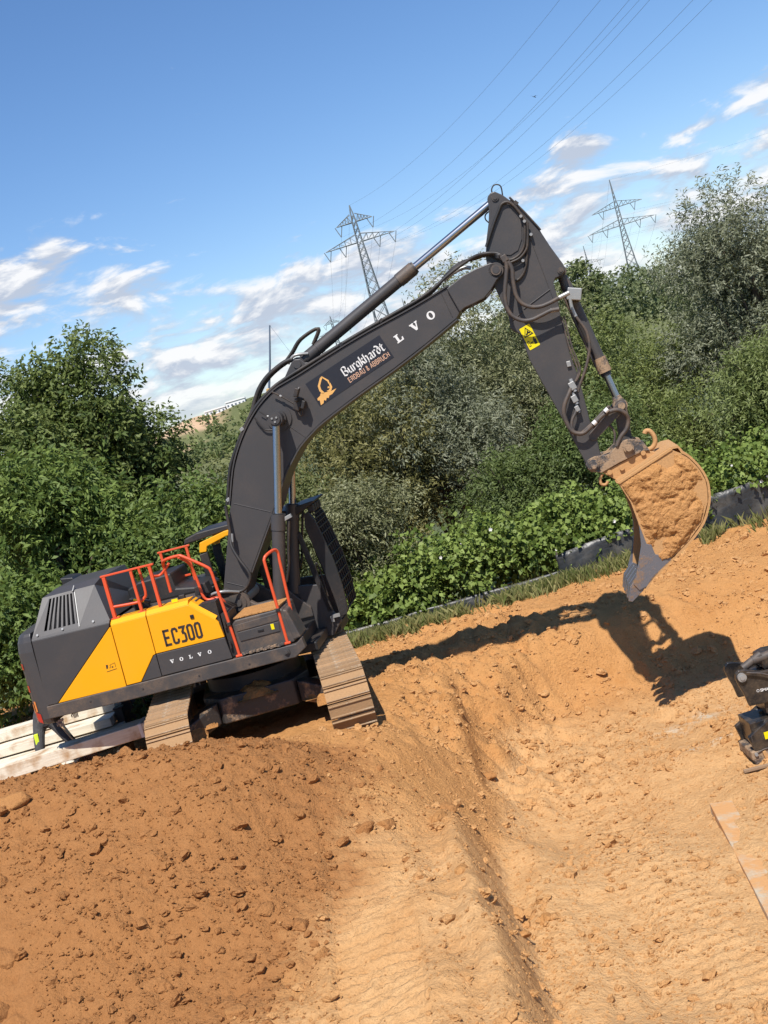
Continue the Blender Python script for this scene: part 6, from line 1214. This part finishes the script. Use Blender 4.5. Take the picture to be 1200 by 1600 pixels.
# ------------------------------------------------------------------ black attachment at the right edge of the pit
gz_ = ground_at(3.75, 15.5)
AT = empty('tiltrotator', (3.9, 15.6, -1.46)); tag(AT, 'black hydraulic tiltrotator with coupler standing in the pit, cut by the right edge', 'attachment')
MT['gloss'] = paint('gloss black', (.012, .012, .013), .28, .35, dust_col=(.35, .24, .14), scale=6)
def ap(pts, dx=3.9, dz=-1.46): return [(a - dx, b - dz) for a, b in pts]
up_ = ap([(3.60, -.30), (3.615, -.24), (3.66, -.205), (3.74, -.22), (3.95, -.30), (4.25, -.32), (4.75, -.34), (4.85, -.42), (4.80, -.68), (4.62, -.73), (3.87, -.70), (3.68, -.685), (3.655, -.52), (3.62, -.40)])
for yy in (-.26, .20): MB().prism(up_, yy, yy + .06).build('yoke_plate', MT['gloss'], AT, .012)
MB().prism(ap([(3.88, -.33), (4.6, -.36), (4.62, -.70), (3.88, -.69)]), -.19, .19).build('yoke_core', MT['gloss'], AT, .01)
for s_ in (-1, 1): MB().cyl((3.675 - 3.9, s_ * .26, 1.165), (3.675 - 3.9, s_ * .30, 1.165), .055, n=24).cyl((3.675 - 3.9, s_ * .28, 1.165), (3.675 - 3.9, s_ * .315, 1.165), .03, n=16).build('pin', MT['steel'], AT, .005)
MB().tube([(-.16, -.30, 1.21), (.0, -.31, 1.16), (.12, -.31, 1.10), (.3, -.31, 1.08)], .012, 6, 4).build('guide_rail', MT['hose_dusty'], AT)
MB().cyl((-.14, -.1, 1.22), (.12, -.1, 1.33), .05, n=16).cyl((.0, -.1, 1.28), (.4, -.1, 1.30), .06, n=16).build('tilt_cylinder', MT['hose_dusty'], AT, .006)
MB().prism(ap([(4.0, -.16), (4.12, -.13), (4.6, -.18), (4.62, -.34), (4.0, -.32)]), -.15, .22).build('valve_housing', MT['gloss'], AT, .02)
MB().span((-.02, -.20, .60), (.66, .22, .76)).build('rotor_neck', MT['gloss'], AT, .01); MB().cyl((.34, 0, .50), (.34, 0, .62), .34, n=36).build('rotor_ring', MT['gloss'], AT, .01)
lw = ap([(3.55, -1.05), (3.92, -.86), (4.6, -.86), (4.92, -1.05), (4.88, -1.26), (3.59, -1.25)])
MB().prism(lw, -.30, -.24).prism(lw, .24, .30).span((-.28, -.24, .24), (.95, .24, .56)).build('hook_frame', MT['gloss'], AT, .012)
Ink((-.31, .34), (.14, 0), (0, .085), -.303).stroke([(0.05, 0), (.95, 0), (1, .1), (1, .9), (.95, 1), (.05, 1), (0, .9), (0, .1)], .05, True).build('frame_trim', MT['hose_dusty'], AT)
MB().span((-.15, -.305, .33), (-.03, -.30, .42)).build('warning_sticker', MT['label_yellow'], AT)
MB().tube([(-.30, -.31, .19), (-.20, -.31, .215), (-.05, -.31, .21), (.2, -.31, .20)], .01, 6, 4).build('guide_rail', MT['hose_dusty'], AT)
for x0 in (-.36, .55):
    cl = MB().prism([(x0, .22), (x0 + .34, .22), (x0 + .33, -.02), (x0 + .05, -.02), (x0 - .01, .12)], -.30, .24).build('clamp_foot', MT['mud_part'], AT, .015)
    for bx_, bz_ in ((.05, .18), (.09, .02), (.28, .18)): MB().cyl((x0 + bx_, -.33, bz_), (x0 + bx_, -.29, bz_), .022, n=8).build('bolt', MT['steel'], cl)
    MB().prism([(x0 + .13, .19), (x0 + .17, .2), (x0 + .24, .0), (x0 + .16, .0)], -.325, -.29).build('clamp_wedge', MT['mud_steel'], cl, .006)
# lettering: roundel and the letters seen before the picture ends
ink = Ink((-.07, .94), (.05, -.006), (.006, .05), -.2625); ink.ring((0, 0), .36, .36, .26, .26, 18)
for ch, u in (('S', .62), ('M', 1.25), ('A', 2.05)):
    for s_ in {'S': ['.5,.3 .1,.3 .0,.15 .1,.0 .42,.0 .5,-.15 .42,-.3 .0,-.3'], 'M': ['.0,-.3 .0,.3 .3,.0 .6,.3 .6,-.3'], 'A': ['.0,-.3 .28,.3 .56,-.3', '.12,-.1 .44,-.1']}[ch]: ink.stroke([(a + u, b) for a, b in pt(s_)], .14)
ink.build('lettering', MT['white'], AT)
o = MB().box((0, 0, 0), (.75, .05, .035)).build('batten', flat('grey brown wood', (.26, .17, .10), .8), None, .004); o.location = (3.72, 15.1, ground_at(3.6, 15.1) + .03); o.rotation_euler = (0, .02, -.05); tag(o, 'thin wooden batten lying in front of the black attachment', 'batten')
# half buried plank at the right edge of the pit floor
m, t, bs = new_mat('buried plank'); ob = t.node('ShaderNodeTexCoord').outputs['Object']
k_ = t.noise(ob, 2.6, 6, .65); c_ = t.mix(t.noise(t.node('ShaderNodeMapping', {'Vector': ob, 'Scale': (9, 2, 9)}).outputs[0], 3, 5, .6), (.36, .27, .17, 1), (.52, .44, .32, 1))
t.l.new(t.mix(t.ramp(k_, [(.38, (0, 0, 0, 1)), (.52, g3(1))]), c_, (.50, .26, .10, 1)), bs.inputs['Base Color']); bs.inputs['Roughness'].default_value = .9
t.l.new(t.node('ShaderNodeBump', {'Strength': .8, 'Distance': .02, 'Height': t.noise(ob, 22, 5, .65)}).outputs[0], bs.inputs['Normal']); MT['plank'] = m
d_ = Vector((2.71 - 2.36, 14.5 - 11.2)); _px, _py = np.meshgrid(np.linspace(-.17, .17, 12), np.linspace(11, 14.3, 60)); zt = float(np.percentile(soil_z(_px + 2.62 + (_py - 12.3) * .106, _py), 62)) + .03
o = MB().box((0, 0, 0), (.26, 4.2, .12)).build('wide_plank', MT['plank'], None, .008); o.location = (2.60, 12.3, zt - .075); o.rotation_euler = (.004, .10, -math.atan2(d_.x, d_.y)); tag(o, 'pale wide plank half buried in the pit floor at the right edge', 'plank')
